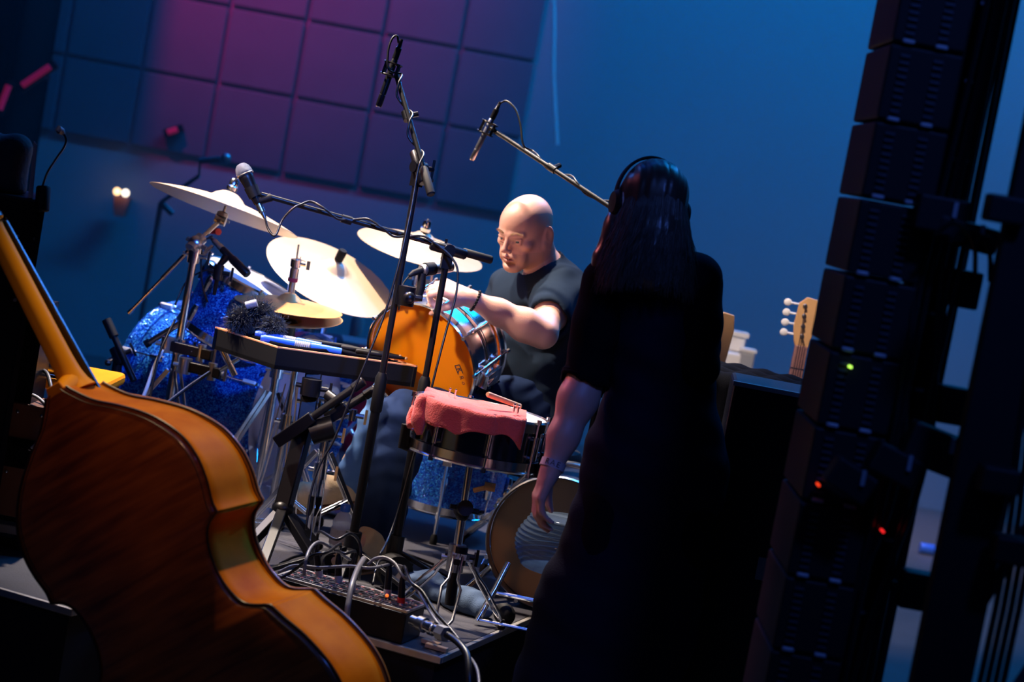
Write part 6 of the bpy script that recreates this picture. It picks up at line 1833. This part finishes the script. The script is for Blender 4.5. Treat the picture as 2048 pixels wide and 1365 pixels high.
M['maple'] = mk('maple_headstock', (.75, .42, .18), .4, 0, .3, 14)
M['rosewood'] = mk('rosewood_neck', (.36, .17, .15), .5, 0, .3, 20)
M['sunburst'] = mk('brown_guitar_lacquer', (.30, .08, .02), .25)
guitar('bass_guitar', 'guitar with four white tuning pegs beside the black rig tower', (1620, 598), 6.9, 4, M['sunburst'], M['rosewood'])
guitar('electric_guitar', 'guitar with a black capo half hidden behind the woman\'s right side', (1452, 628), 6.7, 3, M['white'], M['maple'], capo=True)
# far objects by the back of the stage
zz = P(1475, 735, 9.2)
t, r = box_thing('far_desk', 'dark blue desk far behind the woman that carries pale boxes', 'desk', (zz.x, zz.y, 0), .40, .35, zz.z, 0, mk('dark_blue_desk', (.03, .05, .10), .6), piece='desk_body')
zt4 = zz.z
t, r = box_thing('keyboard_lamp', 'bright white box on the far desk, top of the pale boxes', 'box', (P(1462, 690, 9.2).x, 9.15, zt4 + .075), .11, .10, .07, 0, M['white'], piece='box_body', group='pale boxes on the far desk')
b = MB(); b.box(Vector((P(1462, 690, 9.2).x, 9.15, zt4 + .155)), .13, .12, .02); b.build('lid', M['white'], t, smooth=False)
t, r = box_thing('pale_box', 'cream box under the bright white one on the far desk', 'box', (P(1458, 700, 9.2).x, 9.1, zt4 + .001), .10, .10, .07, 0, M['white'], piece='box_body', group='pale boxes on the far desk')
t, r = box_thing('grey_box', 'grey upright box on the far desk right of the white boxes', 'box', (P(1488, 715, 9.2).x, 9.1, zt4 + .001), .07, .10, .085, 0, M['greyplastic'], piece='box_body', group='pale boxes on the far desk')
b = MB(); b.box(Vector((P(1488, 715, 9.2).x, 9.1, zt4 + .093)), .075, .105, .012); b.build('lid', M['white'], t, smooth=False)
# behind the kit
q = P(722, 692, 9.0)
t, r = box_thing('far_case', 'grey flight case far behind the hi-hat with a pale lid', 'flight case', (q.x, q.y, 0), .17, .25, q.z, R_(8), mk('grey_case', (.12, .14, .18), .5))
b = MB(); b.box(Vector((q.x, q.y, q.z + .012)), .18, .26, .022, r); b.build('lid', M['greyplastic'], t, smooth=False, bevel=.004)
q = P(742, 712, 8.2)
t, r = box_thing('crimson_box', 'crimson box behind the percussion tray beside the amber drum', 'box', (q.x, q.y, 0), .10, .18, q.z + .02, R_(8), mk('crimson_paint', (.55, .01, .06), .6), piece='box_body')
b = MB(); b.box(Vector((q.x, q.y, q.z + .024)), .105, .185, .010, r); b.build('lid', M['red'], t, smooth=False)
q = P(714, 655, 9.4)
t = thing('far_bottle', 'pale bottle far behind the ride cymbal', 'bottle', Vector((q.x, q.y, q.z - .06)))
b = MB(); b.lathe([(0, 0), (.032, .002), (.034, .09), (.014, .13), (.012, .15), (0, .15)], Vector((q.x, q.y, q.z - .06)), UP, 18); b.build('bottle_body', M['greyplastic'], t); b = MB(); b.lathe([(0, .15), (.017, .15), (.017, .168), (0, .168)], Vector((q.x, q.y, q.z - .06)), UP, 14); b.build('cap', M['white'], t)
t, r = box_thing('far_shelf', 'dark shelf far behind the kit that carries the pale bottle', 'shelf', (q.x, q.y, 0), .3, .25, q.z - .062, 0, mk('dark_shelf', (.02, .03, .06), .7), piece='shelf_body')
q = P(622, 640, 8.8)
t = thing('far_stand', 'blue lit stand far behind the lower hi-hat cymbal', 'stand', Vector((q.x, q.y, 0)))
b = MB(); b.cyl(Vector((q.x, q.y, .1)), q + UP * .03, .012, n=12); b.build('tube', M['alu'], t)
b = MB(); clamp(b, q - UP * .04, UP, .024, .07); b.cyl(q, q + Vector((.09, 0, .02)), .012, n=10); b.build('clamp', M['alu'], t)
for k in range(3):
    an = .5 + k * 2.094; b = MB(); b.bar(Vector((q.x, q.y, .2)), Vector((q.x + .25 * math.cos(an), q.y + .25 * math.sin(an), .012)), .02, .014); b.build('leg', M['blackmetal'], t)
# blurred boom stand at the back
j = P(322, 405, 9.6); bs = Vector((j.x, j.y, 0)); e1_ = P(398, 352, 9.5); e2_ = P(455, 318, 9.45)
t = thing('far_microphone_stand', 'blurred grey boom stand far behind the left crash cymbal', 'microphone stand', bs)
M['hazegrey'] = mk('weathered_grey_metal', (.16, .19, .22), .5, .3)  # grey tone stands in for the haze in front of the far stand
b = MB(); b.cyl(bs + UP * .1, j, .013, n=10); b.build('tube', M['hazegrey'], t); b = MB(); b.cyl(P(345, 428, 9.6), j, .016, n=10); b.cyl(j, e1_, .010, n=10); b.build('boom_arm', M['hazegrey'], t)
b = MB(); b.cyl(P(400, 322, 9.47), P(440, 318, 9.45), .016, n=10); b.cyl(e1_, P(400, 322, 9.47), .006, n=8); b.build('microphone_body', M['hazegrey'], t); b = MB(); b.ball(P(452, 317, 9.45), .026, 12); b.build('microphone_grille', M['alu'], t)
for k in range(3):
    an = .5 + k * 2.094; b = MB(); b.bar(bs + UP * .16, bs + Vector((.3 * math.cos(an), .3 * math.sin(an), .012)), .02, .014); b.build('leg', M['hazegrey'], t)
# twin lamp and red lamps on the back wall
q = P(242, 388, 12.1)
t = thing('twin_wall_lamp', 'pair of warm round lamps on a wooden bracket on the far wall', 'lamp', q)
for k, x in enumerate((-.026, .026)):
    b = MB(); b.ball(q + Vector((x, 0, .01)), .022, 14); part_label(b.build('globe', emit('warm_lamp_glow' if k == 0 else 'pale_lamp_glow', (1, .62, .28) if k == 0 else (1, .86, .66), 2.6), t), 'amber globe' if k == 0 else 'pale globe')
b = MB(); b.prism([q + Vector((-.05, .03, -.02)), q + Vector((.05, .03, -.02)), q + Vector((.03, .03, -.14)), q + Vector((-.03, .03, -.14))], Vector((0, .10, 0))); b.build('bracket', mk('red_brown_bracket', (.30, .10, .08), .6), t, smooth=False)
for k, (x, y, w_, rr_, lb) in enumerate(((345, 262, .03, .3, 'small red lamp on the far wall above the twin lamps'), (72, 152, .09, .6, 'long red lamp bar on the dark drape at the upper left'), (8, 195, .07, 1.2, 'red lamp bar at the left picture edge on the dark drape'))):
    q = P(x, y, 12.15 if k == 0 else 10.75)
    t = thing('red_lamp', lb, 'lamp', q)
    d = CV(math.cos(rr_), math.sin(rr_), 0)
    b = MB(); b.tube([q - d * w_, q + d * w_], .018, 12); b.build('lens', emit('red_lamp_glow', (.9, .02, .12), .09), t)
    b = MB(); b.bar(q - d * (w_ + .03) + Vector((0, .04, 0)), q + d * (w_ + .03) + Vector((0, .04, 0)), .05, .05); b.bar(q + Vector((0, .04, 0)), q + Vector((0, .28 if k else .14, 0)), .02, .02); b.build('housing', M['black'], t, smooth=False)

# ================================================================== right: black rig tower and pillar
def vline(px, py, d):
    p = P(px, py, d); return Vector((p.x, p.y, 0))


dT = 3.9
tl_ = vline(1652, 755, dT); tr_ = vline(1892, 810, dT)
wT = tr_.x - tl_.x; yT = (tl_.y + tr_.y) / 2
t = thing('rig_tower', 'tall dark rig tower of stacked vented modules at the right', 'rig tower', Vector((tl_.x + wT / 2, yT + .18, 0)))
M['rig'] = mk('rig_black', (.005, .0055, .007), .6, 0, .3, 20, spec=.25)
M['rigedge'] = mk('rig_edge_metal', (.05, .06, .08), .5, .6)
M['rigclip'] = mk('rig_clip_metal', (.30, .33, .38), .5, .6)
mh = .152; nmod = 20
pm = pv = ph_ = None
for i in range(nmod):
    zc = .02 + mh * i
    if pm is None:
        b = MB(); b.box((tl_.x + wT * .30, yT + .16, zc + mh / 2), wT * .60, .30, mh - .006); pm = b.build('module', M['rig'], t, smooth=False, bevel=.005); o = pm
        for u in (.13, .40):
            b = MB()
            for k in range(9): b.box((tl_.x + wT * u, yT + .0075, zc + .022 + k * .0135), wT * .075, .006, .005)
            g_ = b.build('vent_grille', M['rigedge'], o); g_['kind'] = 'stuff'
            b = MB(); b.box((tl_.x + wT * u, yT + .006, zc + .006), wT * .10, .012, .008); h_ = b.build('latch', M['rigclip'], o, bevel=.002)
        src = [o] + list(o.children)
    else:
        o = pm.copy(); COL.objects.link(o); o.parent = t; o.location.z = mh * i + (0)
        for c in src[1:]:
            cc_ = c.copy(); COL.objects.link(cc_); cc_.parent = o
# right half of the tower: upright channel rails, panel, cable runs, boxes
b = MB(); b.box((tl_.x + wT * .79, yT + .16, 1.55), wT * .36, .06, 3.1); b.build('back_panel', M['rig'], t, smooth=False)
for u, dz, rad in ((.63, .0, .008), (.74, .03, .006), (.84, .03, .006), (.99, .0, .010)):
    b = MB(); b.cyl(Vector((tl_.x + wT * u, yT + .10, .02)), Vector((tl_.x + wT * u, yT + .10, 3.05)), rad, n=10); b.build('upright_rail', M['rigedge'] if u > .9 else M['rig'], t)
for u in (.74, .84):
    for k in range(15):
        b = MB(); b.box((tl_.x + wT * u, yT + .092, .25 + .155 * k), .018, .008, .007); b.build('clip', M['rigclip'], t, smooth=False)
for k, (px, py) in enumerate(((1926, 578), (1902, 810), (1830, 1180))):
    q = P(px, py, dT + .05); b = MB(); b.box(q, .062, .05, .075); b.build('connector_box', M['rig'], t, smooth=False, bevel=.005)
    b = MB(); b.bar(q - Vector((.05, 0, 0)), q, .02, .02); b.build('box_bracket', M['rig'], t, smooth=False)
for k in range(6):
    x = tl_.x + wT * (.60 + .07 * k); b = MB(); z0 = 1.15 + .02 * k
    b.tube(spline([Vector((x, yT + .05, 3.0)), Vector((x + .012 * math.sin(k), yT + .03, 2.2)), Vector((x - .01, yT + .02, 1.6)), Vector((x + .03 * math.cos(k * 2), yT - .01, z0)), Vector((x - .02, yT + .03, .75)), Vector((x + .01, yT + .05, .05))], 6), .006, 7); b.build('cable_run', M['cable'], t)
for k, (px, py, w_, h_) in enumerate(((1880, 430, .10, .07), (1930, 470, .12, .05), (1870, 900, .12, .08), (1790, 930, .10, .06), (1700, 960, .09, .06))):
    q = P(px, py, dT - .06); b = MB(); b.box(q, w_, .06, h_, Matrix.Rotation(.1 * k, 3, 'Y')); b.build('power_box', M['rig'], t, smooth=False, bevel=.006)
    b = MB(); b.box(q + Vector((w_ * .2, -.034, h_ * .2)), .008, .008, .03); b.build('lever', M['rigclip'], t, smooth=False)
for k in range(3):
    b = MB(); q = P(1870 + 30 * k, 470 + 14 * k, dT - .1); b.tube(spline([q, q + Vector((.03, -.02, .03)), q + Vector((.07, -.02, .0)), q + Vector((.09, 0, -.06))], 6), .005, 7); b.build('cable_run', M['cable'], t)
for k, (px, py, col) in enumerate(((1702, 735, (.5, 1, .1)), (1638, 972, (1, .05, .01)), (1767, 1065, (1, .02, .02)))):
    q = P(px, py, dT - .02); b = MB(); b.ball(q, .0026 if k else .0028, 8); b.bar(q, q + Vector((0, .03, 0)), .004, .004)
    part_label(b.build('indicator', emit('indicator_%s' % ('green', 'red', 'deep_red')[k], col, 1.6 if k == 0 else .9), t), ('green', 'red', 'deep red')[k] + ' indicator light')
b = MB(); b.box((tl_.x + wT * .45, yT + .18, .01), wT * 1.1, .5, .02); b.build('foot_plate', M['rig'], t, smooth=False)
b = MB(); b.box((tl_.x + wT * .45, yT + .18, 3.08), wT * 1.1, .34, .06); b.build('cap_plate', M['rig'], t, smooth=False)

dP = 3.6
pl_ = vline(1968, 660, dP)
t = thing('truss_pillar', 'black pillar at the right picture edge with cables tied along it', 'pillar', Vector((pl_.x + .12, pl_.y + .15, 0)))
b = MB(); b.box((pl_.x + .055, pl_.y + .02, 1.6), .11, .04, 3.2); b.build('post', M['rig'], t, smooth=False, bevel=.006)
b = MB(); b.box((pl_.x + .26, pl_.y + .02, 1.6), .05, .04, 3.2); b.build('post', M['rig'], t, smooth=False, bevel=.006)
for k in range(8):
    z = .2 + .4 * k; b = MB(); b.bar(Vector((pl_.x + .10, pl_.y + .02, z)), Vector((pl_.x + .25, pl_.y + .02, z + .38)), .022, .022); b.build('brace', M['rigedge'], t, smooth=False)
for k in range(4):
    x = pl_.x + .10 + .014 * k; b = MB(); b.tube(spline([Vector((x, pl_.y + .0, 3.1)), Vector((x + .015, pl_.y - .01, 2.2)), Vector((x - .008, pl_.y, 1.5)), Vector((x + .02, pl_.y - .012, 1.0)), Vector((x, pl_.y, .1))], 6), .006, 7); b.build('cable_run', M['cable'], t)
for k, (px, py) in enumerate(((2010, 420), (1995, 960), (2022, 1100))):
    q = P(px, py, dP - .02); b = MB(); b.box(q, .07, .06, .05); b.build('junction_box', M['rig'], t, smooth=False, bevel=.006)
b = MB(); b.box((pl_.x + .15, pl_.y + .02, .01), .36, .16, .02); b.build('foot_plate', M['rig'], t, smooth=False)
# blue bottle on the far floor seen through the gap
q = G(1856, 1110, 0); t = thing('blue_bottle', 'small bright blue object on the far floor seen through the gap in the rig', 'bottle', q)
b = MB(); b.tube([q + Vector((-.05, 0, .03)), q + Vector((.03, 0, .03)), q + Vector((.05, 0, .03)), q + Vector((.07, 0, .03))], [.028, .028, .012, .012], 14); b.build('bottle_body', M['blueplastic'], t); b = MB(); b.cyl(q + Vector((.07, 0, .03)), q + Vector((.09, 0, .03)), .014, n=10); b.build('cap', M['white'], t)

# ================================================================== thin stage haze at the back of the stage
hz = bpy.data.materials.new('stage_haze'); hz.use_nodes = True; nt = hz.node_tree; nt.nodes.clear()
ou = nt.nodes.new('ShaderNodeOutputMaterial'); vs_ = nt.nodes.new('ShaderNodeVolumeScatter')
vs_.inputs['Color'].default_value = (.75, .9, 1, 1); vs_.inputs['Density'].default_value = .028; vs_.inputs['Anisotropy'].default_value = .2
nt.links.new(vs_.outputs[0], ou.inputs['Volume'])
b = MB(); b.box((0, 10.05, 3.5), 12, 4.3, 6.98)
o = b.build('haze', hz, smooth=False); o['kind'] = 'stuff'; o['label'] = 'thin blue lit stage haze in front of the back wall'; o['category'] = 'haze'
